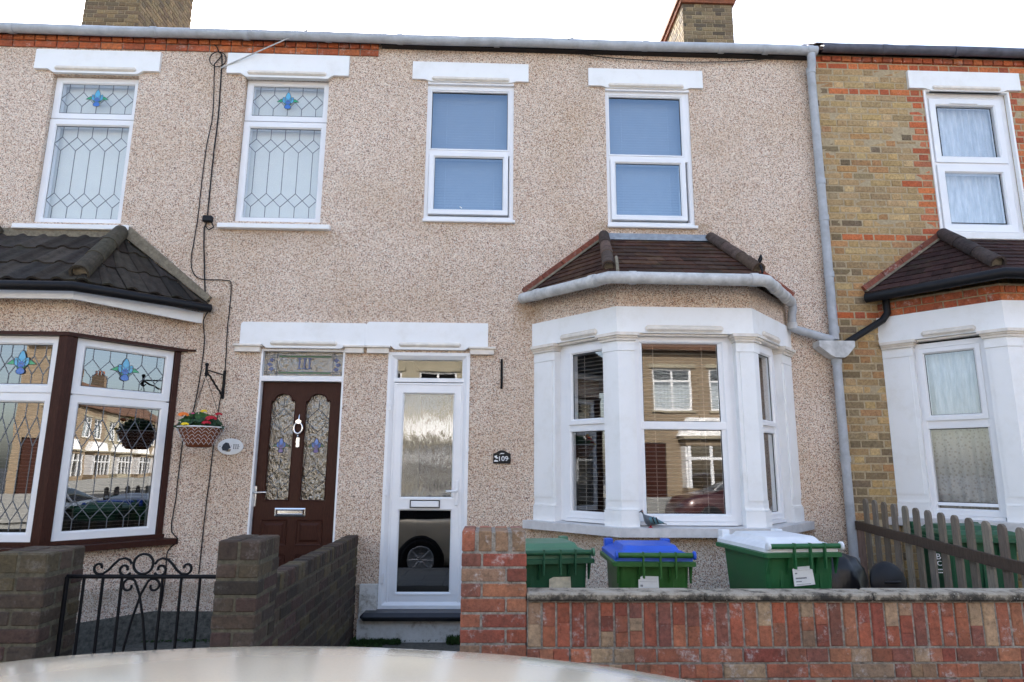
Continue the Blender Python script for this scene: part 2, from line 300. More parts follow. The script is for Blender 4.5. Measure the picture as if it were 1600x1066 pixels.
def text(name, body, w, h, basis, u, v, n, mat, parent, depth=.002, bold=0.):
    cu=bpy.data.curves.new(name,'FONT'); cu.body=body; cu.extrude=.02; cu.offset=bold; cu.align_x='CENTER'
    to=bpy.data.objects.new(name,cu); COL.objects.link(to); dg=bpy.context.evaluated_depsgraph_get(); me0=bpy.data.meshes.new_from_object(to.evaluated_get(dg))
    vs=[x.co.copy() for x in me0.vertices]; x0=min(a.x for a in vs); x1=max(a.x for a in vs); y0=min(a.y for a in vs); y1=max(a.y for a in vs); z0=min(a.z for a in vs); z1=max(a.z for a in vs)
    mb=MB(basis); mb.add([(u+(a.x-x0)/(x1-x0)*w-w/2, v+(a.y-y0)/(y1-y0)*h-h/2, n+(a.z-z0)/(z1-z0)*depth) for a in vs],[tuple(p.vertices) for p in me0.polygons])
    bpy.data.objects.remove(to); bpy.data.curves.remove(cu); bpy.data.meshes.remove(me0)
    return mb.build(name,mat,parent)
def wall_sheet(mb, x0,x1,z0,z1, holes, n0, n1, mi=0):
    xs=sorted({x0,x1,*[h[0] for h in holes],*[h[1] for h in holes]}); zs=sorted({z0,z1,*[h[2] for h in holes],*[h[3] for h in holes]})
    xs=[x for x in xs if x0<=x<=x1]; zs=[z for z in zs if z0<=z<=z1]
    def inh(x,z): return any(h[0]<x<h[1] and h[2]<z<h[3] for h in holes)
    for i in range(len(xs)-1):
        for j in range(len(zs)-1):
            if inh((xs[i]+xs[i+1])/2,(zs[j]+zs[j+1])/2): continue
            a,b,c,d=xs[i],xs[i+1],zs[j],zs[j+1]
            mb.add([(a,c,n1),(b,c,n1),(b,d,n1),(a,d,n1)],[(0,1,2,3)],mi=mi); mb.add([(a,c,n0),(b,c,n0),(b,d,n0),(a,d,n0)],[(3,2,1,0)],mi=mi)
    for (a,b,c,d) in holes+[(x0,x1,z0,z1)]:
        a=max(a,x0); b=min(b,x1); c=max(c,z0); d=min(d,z1)
        mb.add([(a,c,n0),(b,c,n0),(b,d,n0),(a,d,n0),(a,c,n1),(b,c,n1),(b,d,n1),(a,d,n1)],[(0,1,5,4),(1,2,6,5),(2,3,7,6),(3,0,4,7)],mi=mi)
def arc(cx,cy,r,a0,a1,n): return [(cx+r*math.cos(R(a0+(a1-a0)*i/n)), cy+r*math.sin(R(a0+(a1-a0)*i/n))) for i in range(n+1)]

# ---- brick laying: courses in a (u,v,n) basis
def rc(pal, j=.10):
    c=random.choice(pal); k=1+random.uniform(-j,j); return (c[0]*k,c[1]*k*random.uniform(.97,1.03),c[2]*k*random.uniform(.95,1.05))
RED=[(.38,.110,.060),(.32,.088,.054),(.42,.145,.075),(.30,.085,.054),(.36,.122,.070)]
RED2=RED+[(.36,.125,.07),(.39,.155,.085),(.27,.10,.07),(.33,.20,.12)]
OLD=[(.062,.045,.032),(.08,.055,.038),(.05,.037,.028),(.105,.08,.043),(.07,.040,.032)]
YEL=[(.46,.315,.15),(.43,.29,.135),(.50,.35,.17),(.40,.27,.13),(.45,.30,.13),(.38,.26,.13),(.48,.325,.15)]
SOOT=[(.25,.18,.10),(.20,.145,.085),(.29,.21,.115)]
BRED=[(.52,.13,.045),(.46,.11,.045),(.57,.17,.06),(.42,.11,.05)]
def courses(mb, u0,u1,v0,v1, pal, n1=.0, depth=.05, H=.065, J=.010, off=None, skip=None, pick=None, bond='stretch', jn=.002, c=.004, cuts=None):
    row=0; v=v0; cuts = cuts or []
    while v+H*.6 < v1:
        vt=min(v+H,v1); u=u0 - (random.uniform(0,.1) if off is None else (off if row%2 else 0)); k=0 if bond=='flem' else row
        if bond=='flem': u=u0-(.16875 if row%2 else 0)+(random.uniform(-.012,.012) if off else 0)
        while u<u1:
            L = .215 if (bond=='stretch' or (bond=='flem' and k%2==0)) else .1025
            if bond=='header': L=.1025
            a,b=max(u,u0),min(u+L,u1)
            for (ca,cb,cc_,cd) in cuts:
                if cc_<(v+vt)/2<cd:
                    if a<ca<b and b<=cb: b=ca
                    elif ca<=a<cb and b>cb: a=cb
                    elif ca<=a and b<=cb: b=a
            if b-a>.02 and not (skip and skip((a+b)/2,(v+vt)/2)):
                nn=n1+random.uniform(-jn,jn); col=pick((a+b)/2,(v+vt)/2) if pick else rc(pal)
                jj=random.uniform(-.0015,.0015)
                mb.cbox(a+random.uniform(0,.0015),b-random.uniform(0,.0015),v+jj,vt+jj,n1-depth,nn,c,col)
            u+=L+J; k+=1
        v+=H+J; row+=1
# ---------------------------------------------------------------- plan helpers for the bays
def offs(plan, d, slide=True):
    n=len(plan); segs=[]
    for i in range(n-1):
        a,b=Vector(plan[i]),Vector(plan[i+1]); t=(b-a).normalized(); segs.append((a,t,Vector((t.y,-t.x))))
    out=[]
    for i in range(n):
        if i==0 or i==n-1:
            a,t,m=segs[0] if i==0 else segs[-1]; p=Vector(plan[i])+m*d
            if slide and abs(t.y)>1e-6: p=p - t*(p.y/t.y)
            out.append(p)
        else:
            m1,m2=segs[i-1][2],segs[i][2]; q=(m1+m2).normalized(); out.append(Vector(plan[i])+q*(d/q.dot(m1)))
    return out
def band(mb, plan, d0, d1, z0, z1, slide=True, col=(1,1,1), mi=0, ztop_in=None):
    A=offs(plan,d0,slide); B=offs(plan,d1,slide); k=len(plan); zi=z1 if ztop_in is None else ztop_in
    vs=[(p.x,p.y,z0) for p in A]+[(p.x,p.y,z0) for p in B]+[(p.x,p.y,zi) for p in A]+[(p.x,p.y,z1) for p in B]; fs=[]
    for i in range(k-1):
        fs += [(i,i+1,k+i+1,k+i),(2*k+i,3*k+i,3*k+i+1,2*k+i+1),(k+i,k+i+1,3*k+i+1,3*k+i),(i,2*k+i,2*k+i+1,i+1)]
    fs += [(0,k,3*k,2*k),(k-1,3*k-1,4*k-1,2*k-1)]
    mb.add(vs,fs,col,mi)
def sub(plan, i, a, b):   # piece of plan segment i
    p,q=Vector(plan[i]),Vector(plan[i+1]); t=(q-p).normalized(); return p+t*a, p+t*b
def around(plan, i, la, lb):
    p=Vector(plan[i]); a=(Vector(plan[i-1])-p).normalized()*la+p; b=(Vector(plan[i+1])-p).normalized()*lb+p; return [a,p,b]

def tiles(mb, A,B,C,D, n, tw, pal, lift=.014, ribs=False, ridge=.0):
    A,B,C,D=map(Vector,(A,B,C,D)); e=(B-A).normalized(); N=(B-A).cross(D-A if (D-A).length>.01 else C-A).normalized()
    if N.y>0: N=-N
    f=N.cross(e); f = f if (C-A).dot(f)>0 else -f; Ht=(D-A).dot(f)
    def L(t): return A+(D-A)*t
    def Rr(t): return B+(C-B)*t
    slo=min((p-A).dot(e) for p in (A,B,C,D)); shi=max((p-A).dot(e) for p in (A,B,C,D))
    for i in range(n):
        t0=i/n; t1=min(1,(i+1.18)/n); s=slo-(tw/2 if i%2 and not ribs else 0)
        while s<shi:
            w=tw-.003
            def pt(ss,t,h): return A+e*ss+f*(Ht*t)+N*h
            l0,r0=(L(t0)-A).dot(e),(Rr(t0)-A).dot(e); l1,r1=(L(t1)-A).dot(e),(Rr(t1)-A).dot(e)
            a0,b0=max(s,l0),min(s+w,r0); a1,b1=max(s,l1),min(s+w,r1)
            if b0-a0>.004 or b1-a1>.004:
                if b0<a0: a0=b0=(a0+b0)/2
                if b1<a1: m_=min(max((s+w/2),l1),r1); a1=b1=m_
                j=random.uniform(-.002,.003); c=rc(pal,.25); h=lift+j
                if not ribs:
                    vs=[pt(a0,t0,h),pt(b0,t0,h),pt(b1,t1,.002),pt(a1,t1,.002),pt(a0,t0,h-.014),pt(b0,t0,h-.014)]
                    mb.add(vs,[(0,1,2,3),(4,5,1,0),(0,3,4),(1,5,2)],c)
                else:
                    K=10; up=[];dn=[];lo=[]
                    for k in range(K+1):
                        x=k/K; hh=h+.020*max(0,math.sin(x*2*math.pi)) - .004*(x>.5)
                        up.append(pt(a1+(b1-a1)*x,t1,hh-.018)); dn.append(pt(a0+(b0-a0)*x,t0,hh)); lo.append(pt(a0+(b0-a0)*x,t0,hh-.02))
                    vs=dn+up+lo; K1=K+1
                    mb.add(vs,[(k,k+1,K1+k+1,K1+k) for k in range(K)]+[(2*K1+k,2*K1+k+1,k+1,k) for k in range(K)],c)
            s+=tw
def hip(parent, a, b, r, seglen, pal, name='hip_tile', cap=True):
    a,b=Vector(a),Vector(b); d=(b-a); L=d.length; d.normalize(); side=d.cross(Vector((0,0,1))).normalized(); upv=side.cross(d).normalized()
    mb=MB(); k=max(1,round(L/seglen)); K=12
    for i in range(k):
        p=a+d*(L*i/k); q=a+d*(L*(i+1)/k+.02); r0=r*.95; r1=r*1.06; c=rc(pal,.2); vs=[]
        for (c0,rr) in ((p,r0),(q,r1),(q,r1-.018),(p,r0-.018)):
            for j in range(K+1):
                an=R(-20+220*j/K); vs.append(c0+side*math.cos(an)*rr+upv*math.sin(an)*rr)
        n1=K+1; fs=[]
        for m_ in range(4):
            n2=(m_+1)%4
            fs += [(m_*n1+j,m_*n1+j+1,n2*n1+j+1,n2*n1+j) for j in range(K)]
        mb.add(vs,fs,c,0,False); 
    o=mb.build(name,M['tile'],parent)
    m2=MB(); m2.tube([a+d*.02,a+d*(L-.015)],r*.80,12); m2.build('mortar_bedding',M['cement'],o); return o

# ---------------------------------------------------------------- window pieces
def rprof(b, n, pr, back=.07, ch=.014): return [(0,n-back),(0,n+pr),(b-ch,n+pr),(b,n+pr-ch),(b,n-back)]
def blind_slats(basis, u0,u1,v0,v1, n, parent, mat, pitch=.026, tilt=40, w=.024, name='blind'):
    mb=MB(basis); v=v0; ca,sa=math.cos(R(tilt)),math.sin(R(tilt))
    while v<v1:
        h=w/2; vs=[(u0,v-h*sa,n-h*ca),(u1,v-h*sa,n-h*ca),(u1,v+h*sa,n+h*ca),(u0,v+h*sa,n+h*ca)]
        vs=vs+[(a,b+.0015,c) for a,b,c in vs]
        mb.add(vs,[(0,1,2,3),(7,6,5,4),(0,4,5,1),(3,2,6,7)]); v+=pitch
    for u in (u0+(u1-u0)*.2,u0+(u1-u0)*.8): mb.box(u-.002,u+.002,v0,v1,n-.003,n+.001)
    return mb.build(name,mat,parent,recalc=False)
def curtain(basis, u0,u1,v0,v1, n, parent, mat, amp=.018, per=.075, name='curtain'):
    mb=MB(basis); K=int((u1-u0)/.008); vs=[]; ph=random.random()*6
    for j in range(6):
        v=v0+(v1-v0)*j/5
        for i in range(K+1):
            u=u0+(u1-u0)*i/K; vs.append((u,v,n+amp*math.sin(2*math.pi*u/per+ph+.5*math.sin(u*17))*(.6+.4*math.sin(u*9+ph))+.004*math.sin(v*3+u*20)))
    mb.add(vs,[(j*(K+1)+i,j*(K+1)+i+1,(j+1)*(K+1)+i+1,(j+1)*(K+1)+i) for j in range(5) for i in range(K)],sm=True)
    return mb.build(name,mat,parent,recalc=False)
def came_mesh(basis, W0,W1,H0,H1, n, rows, parent, cols=5, flower=False, wd=.0032, mask=None, grid=True):
    mb=MB(basis); s=(W1-W0)/cols; Hh=H1-H0
    def ln(a,b):
        d=Vector((b[0]-a[0],b[1]-a[1])); L=d.length
        if L<1e-4: return
        d/=L; m=Vector((-d.y,d.x))*wd; q=[(a[0]-m.x,a[1]-m.y,n),(b[0]-m.x,b[1]-m.y,n),(b[0]+m.x,b[1]+m.y,n),(a[0]+m.x,a[1]+m.y,n)]
        mb.add(q+[(x,y,n+.003) for x,y,_ in q],[(4,5,6,7),(0,1,5,4),(1,2,6,5),(2,3,7,6),(3,0,4,7)])
    xs=[W0+s*(i+.5) for i in range(cols)]
    def Y(f): return H1-Hh*f
    stops=[0]+[f for r in rows for f in r]+[1]
    for x in xs:
        for i in range(0,len(stops),2): ln((x,Y(stops[i])),(x,Y(stops[i+1])))
    for (a,b) in rows:
        m_=(a+b)/2
        for x in xs:
            ln((x,Y(a)),(x-s/2,Y(m_))); ln((x,Y(a)),(x+s/2,Y(m_))); ln((x-s/2,Y(m_)),(x,Y(b))); ln((x+s/2,Y(m_)),(x,Y(b)))
    return mb.build('lead_strips',M['came'],parent)
def flower(basis, cu, cv, n, s, parent, names=('st_cyan','st_blue','st_green')):
    def poly(pts, mat, nm, h, mb=None):
        m=mb or MB(basis); m.prism([(cu+p[0]*s,cv+p[1]*s) for p in pts], n, n+h); return m
    def petal(cx,cy,w,h,rot=0):
        o=[]
        for i in range(16):
            a=2*math.pi*i/16; x=w*math.sin(a)*(1-.35*math.cos(a)); y=h*math.cos(a); o.append((cx+x*math.cos(rot)-y*math.sin(rot),cy+x*math.sin(rot)+y*math.cos(rot)))
        return o
    g=MB(basis); 
    for sg in (1,-1):
        pts=[(0,-.30),(.22*sg,-.28),(.45*sg,.0),(.98*sg,.02),(.62*sg,.30),(.30*sg,.26),(0,.0)]
        if sg<0: pts=pts[::-1]
        poly(pts,None,'',.002,g)
    og=g.build('stained_leaf',M[names[2]],parent)
    c=MB(basis); poly(petal(-.30,.20,.20,.30,.45),None,'',.003,c); poly(petal(.30,.20,.20,.30,-.45),None,'',.003,c); poly(petal(0,.50,.24,.44),None,'',.0045,c); c.build('stained_petal',M[names[0]],parent)
    b=MB(basis); poly(petal(0,.02,.22,.22),None,'',.006,b); poly(petal(0,-.42,.27,.24),None,'',.006,b); b.build('stained_bud',M[names[1]],parent)
    w=MB(basis)
    for (q,hh) in ((petal(0,.50,.25,.46),.007),(petal(-.30,.20,.21,.31,.45),.006),(petal(.30,.20,.21,.31,-.45),.006),(petal(0,-.42,.28,.25),.008),([(.22,-.28),(.45,.0),(.98,.02),(.62,.30),(.30,.30)],.005),([(-.22,-.28),(-.45,.0),(-.98,.02),(-.62,.30),(-.30,.30)],.005)):
        w.tube([(cu+p[0]*s,cv+p[1]*s,n+hh-.001) for p in q]+[(cu+q[0][0]*s,cv+q[0][1]*s,n+hh-.001)],.0022,4,cap=False)
    w.build('lead_outline',M['came'],parent)
def window(parent, basis, panes, n, rings, name='window', gm='glass', seal=True, extra=None):
    """rings: (u0,u1,v0,v1,border,proud); panes: (u0,u1,v0,v1,n_offset)"""
    mb=MB(basis)
    for (a,b,c,d,bd,pr) in rings: mb.ring(a,b,c,d,rprof(bd,n,pr))
    if extra: extra(mb)
    w=mb.build(name,M['upvc'],parent); sl=MB(basis)
    for (a,b,c,d,no) in panes:
        sl.ring(a-.004,b+.004,c-.004,d+.004,[(0,n+no-.004),(0,n+no+.003),(.008,n+no+.003),(.008,n+no-.004)])
        g=MB(basis); g.pane(a,b,c,d,n+no-.004,n+no); g.build('glass_pane',[M[gm],M['clear']],w,recalc=False)
    if seal: sl.build('gasket',M['seal'],w)
    return w
def lintel(parent, x0,x1,z0,z1, w0,w1, n=.035, drop=.03, bar=True, y=0., left_notch=True, mat='white'):
    mb=MB(facade(y)); mb.prism([(x0,z0),(w0-.06,z0),(w0-.0,z0-drop),(w1+.0,z0-drop),(w1+.06,z0),(x1,z0),(x1,z1),(x0,z1)],-.02,n)
    o=mb.build('lintel',M[mat],parent)
    if bar: m2=MB(facade(y)); m2.bbox(w0+.01,w1-.01,z0-.016,z0+.032,n-.01,n+.020,.016); m2.build('moulding',M['cream'],o)
    return o
def sill(parent, basis, u0,u1,v0,v1,n0,n1, mat='white', name='window_sill'):
    mb=MB(basis); mb.bbox(u0,u1,v0,v1,n0,n1,.006); return mb.build(name,M[mat],parent)

# ---------------------------------------------------------------- ground
def sheet(name, x0,x1,y0,y1,z, mat, th=.3):
    mb=MB(); mb.box(x0,x1,y0,y1,z-th,z); return tag(mb.build(name,mat),kind='structure')
sheet('ground',-400,400,-400,400,-.23,M['asphalt'],.5)
sheet('road',-120,120,-14.2,-4.30,-.20,M['asphalt'],.1)
sheet('pavement',-120,120,-4.16,-2.72,-.004,M['paving'],.2)
sheet('opposite_pavement',-120,120,-15.9,-14.35,-.004,M['paving'],.2)
mb=MB(); mb.bbox(-120,120,-4.30,-4.16,-.21,.0,.015); tag(mb.build('kerb',M['kerb']),kind='structure')
mb=MB(); mb.bbox(-120,120,-14.35,-14.2,-.21,.0,.015); tag(mb.build('opposite_kerb',M['kerb']),kind='structure')
sheet('front_garden',-7.5,9,-2.72,.0,.0,M['soil'],.2)

# ---------------------------------------------------------------- shared house shell
RIDGE_Y=4.2; EZ=5.97
def shell(parent, x0,x1, holes, mat, y0=0., ez=EZ, depth=8.4, wall_t=.25, sgn=1, inner=True):
    mb=MB(facade(y0)); wall_sheet(mb,x0,x1,-.2,ez,holes,-wall_t,0); o=mb.build('front_wall',mat,parent,recalc=False)
    mb=MB(); rz=ez+(RIDGE_Y)*math.tan(R(31))-.12
    for xx in (x0+.003,x1-.103):   # party gables
        p=[(y0+.25,-.2),(y0+depth,-.2),(y0+depth,ez),(y0+RIDGE_Y,rz),(y0+.25,ez+.1)]
        k=len(p); mb.add([(xx,a,b) for a,b in p]+[(xx+.1,a,b) for a,b in p],[tuple(range(k)),tuple(range(k,2*k))]+[(i,(i+1)%k,(i+1)%k+k,i+k) for i in range(k)])
    mb.box(x0+.11,x1-.11,y0+depth-.2,y0+depth,-.2,ez)
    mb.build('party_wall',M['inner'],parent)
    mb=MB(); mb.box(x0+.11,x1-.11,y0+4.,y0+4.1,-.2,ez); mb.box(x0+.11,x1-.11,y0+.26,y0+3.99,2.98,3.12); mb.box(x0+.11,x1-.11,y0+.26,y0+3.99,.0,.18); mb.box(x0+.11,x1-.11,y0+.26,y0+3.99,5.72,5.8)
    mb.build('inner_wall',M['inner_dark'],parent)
    mb=MB(); t=math.tan(R(31)); th=.12; ya=y0-.12; yr=y0+RIDGE_Y; yb=y0+depth+.15; za=ez+.02; zr=za+(yr-ya)*t; zb=zr-(yb-yr)*t
    mb.add([(x0,ya,za),(x1,ya,za),(x1,yr,zr),(x0,yr,zr),(x1,yb,zb),(x0,yb,zb),(x0,ya,za-th*.4),(x1,ya,za-th*.4),(x1,yr,zr-th),(x0,yr,zr-th),(x1,yb,zb-th),(x0,yb,zb-th)],
      [(0,1,2,3),(3,2,4,5),(7,6,9,8),(8,9,11,10),(6,7,1,0),(5,4,10,11),(0,3,9,6),(3,5,11,9),(1,7,8,2),(2,8,10,4)],(.09,.06,.05))
    mb.build('roof',M['tile'],parent)
    return o
def stack(parent, x0,x1,y0,y1,z0,z1, pal, mort='mortar_yellow', bm='brick_yellow'):
    mb=MB(); mb.box(x0+.006,x1-.006,y0+.006,y1-.006,z0,z1-.3); c=mb.build('chimney',M[mort],parent)
    b=MB((Vector((0,y0,0)),Vector((1,0,0)),Vector((0,0,1)),Vector((0,-1,0)))); courses(b,x0,x1,z0,z1-.30,pal,.002,.02,bond='flem',off=.1); 
    b.B=(Vector((x1,0,0)),Vector((0,1,0)),Vector((0,0,1)),Vector((1,0,0))); courses(b,y0,y1,z0,z1-.30,pal,.002,.02,bond='flem',off=.1)
    b.B=(Vector((x0,0,0)),Vector((0,1,0)),Vector((0,0,1)),Vector((-1,0,0))); courses(b,y0,y1,z0,z1-.30,pal,.002,.02,bond='flem',off=.1)
    b.build('chimney_brickwork',M[bm],c)
    m=MB(); m.box(x0-.04,x1+.04,y0-.04,y1+.04,z1-.30,z1-.225,(.3,.1,.05)); m.box(x0-.075,x1+.075,y0-.075,y1+.075,z1-.222,z1-.15,(.25,.09,.05)); m.box(x0-.03,x1+.03,y0-.03,y1+.03,z1-.148,z1-.05,(.2,.15,.1)); m.build('chimney_cap',M['brick'],c)
    k=max(2,int((y1-y0)/.4))
    for i in range(k):
        p=MB(); yy=y0+(y1-y0)*(i+.5)/k; p.lathe([(.0,z1-.05),(.13,z1-.05),(.115,z1+.1),(.10,z1+.32),(.13,z1+.34),(.13,z1+.38),(.09,z1+.38),(.08,z1+.1),(0,z1+.1)],((x0+x1)/2,yy,0),16,(.36,.12,.06)); p.build('chimney_pot',M['brick'],c)
    return c

# ================================================================ HOUSE 109 (middle)
H9=empty('terraced_house','pink pebbledashed terraced house in the middle with a plain white glazed door and white bay','house',"terraced houses along the near side")
BAY9=[(.43,0),(1.10,-.75),(2.285,-.75),(2.96,0)]
w3=(-.703,.208,3.985,5.52); w4=(1.178,2.08,3.962,5.497); d9=(-.99,-.20,.26,2.61)
shell(H9,-1.2,3.43,[w3,w4,d9,(.52,2.87,.3,3.05)],M['pebble'])
F=facade(0)
for (w,tz,g1,g2,lt) in ((w3,4.72,(-.652,.143,4.775,5.42),(-.606,.098,4.103,4.67),(-.865,.362,5.535,5.74,-.67,.17)),(w4,4.70,(1.222,1.985,4.755,5.41),(1.275,1.952,4.08,4.648),(1.0,2.228,5.512,5.716,1.20,2.03))):
    a,b,c,d=w
    W_=window(H9,F,[(*g1,-.025),(*g2,-.012)],-.018,[(a,b,c,d,.045,0.),(g2[0]-.055,g2[1]+.055,g2[2]-.055,g2[3]+.055,.055,.014)],gm='glass_blue',
       extra=lambda mb: (mb.box(a+.03,b-.03,g2[3]+.03,g1[2]-.004,-.07,-.020), mb.box(a+.03,g1[0]-.003,g1[2]-.01,g1[3]+.01,-.07,-.021), mb.box(g1[1]+.003,b-.03,g1[2]-.01,g1[3]+.01,-.07,-.021), mb.box(a+.03,b-.03,g1[3]+.004,d-.02,-.07,-.0205),
                         mb.box(a+.002,b-.002,d-.028,d-.001,-.06,.012), mb.ring(g1[0]-.02,g1[1]+.02,g1[2]-.02,g1[3]+.02,[(0,-.05),(0,-.012),(.018,-.03),(.018,-.05)])))
    sill(W_,F,a-.005,b+.02,c-.035,c-.002,-.06,.035,'upvc')
    blind_slats(F,a+.03,b-.03,c+.03,d-.02,-.16,W_,M['blind_blue'],.030,52,.026)
    lintel(H9,*lt,n=.028,drop=.022)
# small window latch on the left one
# --- door
mb=MB(F); a,b,c,d=d9
mb.ring(a,b,c,d,[(0,-.12),(0,.012),(.03,.012),(.05,-.005),(.066,-.02),(.066,-.12)])
mb.box(a+.05,b-.05,2.325,2.36,-.12,-.012)
mb.ring(-.93,-.25,2.34,2.595,[(0,-.1),(0,-.014),(.02,-.02),(.026,-.032),(.026,-.1)])
fr=mb.build('door_frame',M['upvc'],H9)
g=MB(F); g.pane(-.905,-.275,2.362,2.575,-.045,-.04); g.build('fanlight_glass',[M['glass'],M['clear']],fr,recalc=False)
dm=MB(F); lu0,lu1,lv0,lv1=-.925,-.258,.295,2.315
G1=(-.825,-.352,1.243,2.208); G2=(-.830,-.354,.40,1.12)
wall_sheet(dm,lu0,lu1,lv0,lv1,[(G1[0]-.02,G1[1]+.02,G1[2]-.02,G1[3]+.02),(G2[0]-.02,G2[1]+.02,G2[2]-.02,G2[3]+.02)],-.09,-.012)
for G in (G1,G2): dm.ring(G[0]-.024,G[1]+.024,G[2]-.024,G[3]+.024,[(0,-.06),(0,-.008),(.012,-.008),(.024,-.024),(.024,-.06)])
dm.ring(lu0+.004,lu1-.004,lv0+.004,lv1-.004,[(0,-.03),(0,-.007),(.012,-.007),(.018,-.013),(.018,-.03)])
door=dm.build('front_door',M['upvc'],H9)
for G,k in ((G1,'glass_rain'),(G2,'glass_door')): g=MB(F); g.pane(*G,-.035,-.03); g.build('door_glass',[M[k],M['clear']],door,recalc=False)
g=MB(F); g.ring(-.735,-.457,1.142,1.216,[(0,-.02),(0,.0),(.008,.0),(.008,-.02)]); g.build('letterbox_surround',M['seal'],door)
g=MB(F); g.bbox(-.725,-.467,1.152,1.206,-.02,.006,.005); g.build('letterbox',M['upvc'],door)
g=MB(F); g.bbox(-.318,-.288,1.165,1.395,-.012,.004,.004); g.tube([(-.303,1.30,.0),(-.303,1.30,.045),(-.32,1.30,.05),(-.40,1.297,.05)],.009,8); g.build('door_handle',M['upvc'],door)
for zz in (2.09,1.30,.52):
    g=MB(F); g.bbox(-.975,-.94,zz-.045,zz+.0,.0,.018,.004); g.bbox(-.975,-.94,zz+.006,zz+.045,.0,.018,.004); g.tube([(-.945,zz-.05,.016),(-.945,zz+.05,.016)],.007,8); g.build('hinge',M['upvc'],door)
g=MB(F); g.bbox(-.215,-.198,1.66,1.72,-.0,.02,.003); g.build('door_bell',M['brick_yellow'],fr)
mb=MB(); mb.box(-.99,-.2,.1,.9,.2,.262); mb.build('hall_floor',M['inner'],H9)
mb=MB(); mb.bbox(-1.118,-.10,-.19,.06,.188,.258,.03); mb.build('door_step',M['slate'],H9)
mb=MB(F); mb.box(-1.15,.03,0,.187,0,.10); mb.box(-1.15,-.995,.188,.475,.0,.05); mb.bbox(-.196,-.06,.188,.475,0,.05,.004); mb.build('plinth',M['white_worn'],H9)
# --- door lintel (each house owns its half)
def doorhead(H,x0,x1,z0,z1,w0,w1,caps):
    mb=MB(F); mb.prism([(x0,z0),(w0-.04,z0),(w0+.0,z0-.035),(w1-.0,z0-.035),(w1+.04,z0),(x1,z0),(x1,z1-.015),(x1-.01 if x1<-1 else x1,z1),(x0+.02,z1),(x0,z1-.02)],-.02,.045); o=mb.build('door_lintel',M['white'],H)
    m=MB(F); m.bbox(w0+.04,w1-.04,z0-.012,z0+.036,.03,.066,.017); m.build('moulding',M['cream'],o)
    for (a,b) in caps:
        m=MB(F); m.bbox(a,b,z0-.025,z0-.003,-.02,.075,.004); m.prism([(a+.015,z0-.075),(b-.015,z0-.075),(b-.015,z0-.026),(a+.015,z0-.026)],-.02,.055); m.build('cornice_block',M['cream'],o)
doorhead(H9,-1.208,-.029,2.668,2.902,-.93,-.25,[(-1.207,-.97),(-.215,.045)])
mb=MB(F); mb.tube([(-.335,4.125,.0),(-.315,4.105,.012)],.006,6); mb.build('window_latch',M['upvc'],H9)
# --- gutter and downpipe
def gutter(H,x0,x1,mat,z=5.945,y=-.10,r=.050,joints=(),sag=.012):
    mb=MB(); K=24; pts=[(x0+(x1-x0)*i/K, y, z-.004*math.sin(i*.55)) for i in range(K+1)]; mb.tube(pts,r,14); 
    o=mb.build('gutter',M[mat],H)
    for j in joints: m=MB(); m.tube([(j-.03,y,z-.002),(j+.03,y,z-.002)],r*1.10,14); m.build('gutter_bracket',M[mat],o)
    return o
gutter(H9,-1.24,3.46,'gutter',joints=(-1.0,.02,1.6,2.42,2.9,3.38))
mb=MB(); mb.box(-1.2,3.43,-.07,-.002,5.892,5.985,(.05,.04,.04)); mb.build('fascia_board',M['black'],H9)  # black fascia, extended downward to paint in the shade band under the gutter
pp=MB(); pp.tube([(3.395,-.10,5.90),(3.395,-.10,5.78),(3.395,-.065,5.70),(3.393,-.065,2.78)],.043,14); dp=pp.build('downpipe',M['gutter'],H9)
for zz in (5.72,4.45,4.05,3.45,2.88): m=MB(); m.tube([(3.395,-.065,zz-.03),(3.395,-.065,zz+.03)],.049,14); m.build('pipe_collar',M['gutter'],dp)
m=MB(facade(-.02)); m.prism([(3.19,2.755),(3.19,2.70),(3.30,2.615),(3.345,2.59),(3.435,2.59),(3.47,2.615),(3.545,2.70),(3.545,2.755)],0,.13); m.build('hopper',M['gutter_pale'],dp)
m=MB(); m.tube([(3.39,-.07,2.60),(3.388,-.07,.0)],.042,14); lp=m.build('downpipe',M['gutter'],H9)
for zz in (2.56,1.62,.7): m=MB(); m.tube([(3.39,-.07,zz-.025),(3.39,-.07,zz+.025)],.049,14); m.build('pipe_collar',M['gutter'],lp)

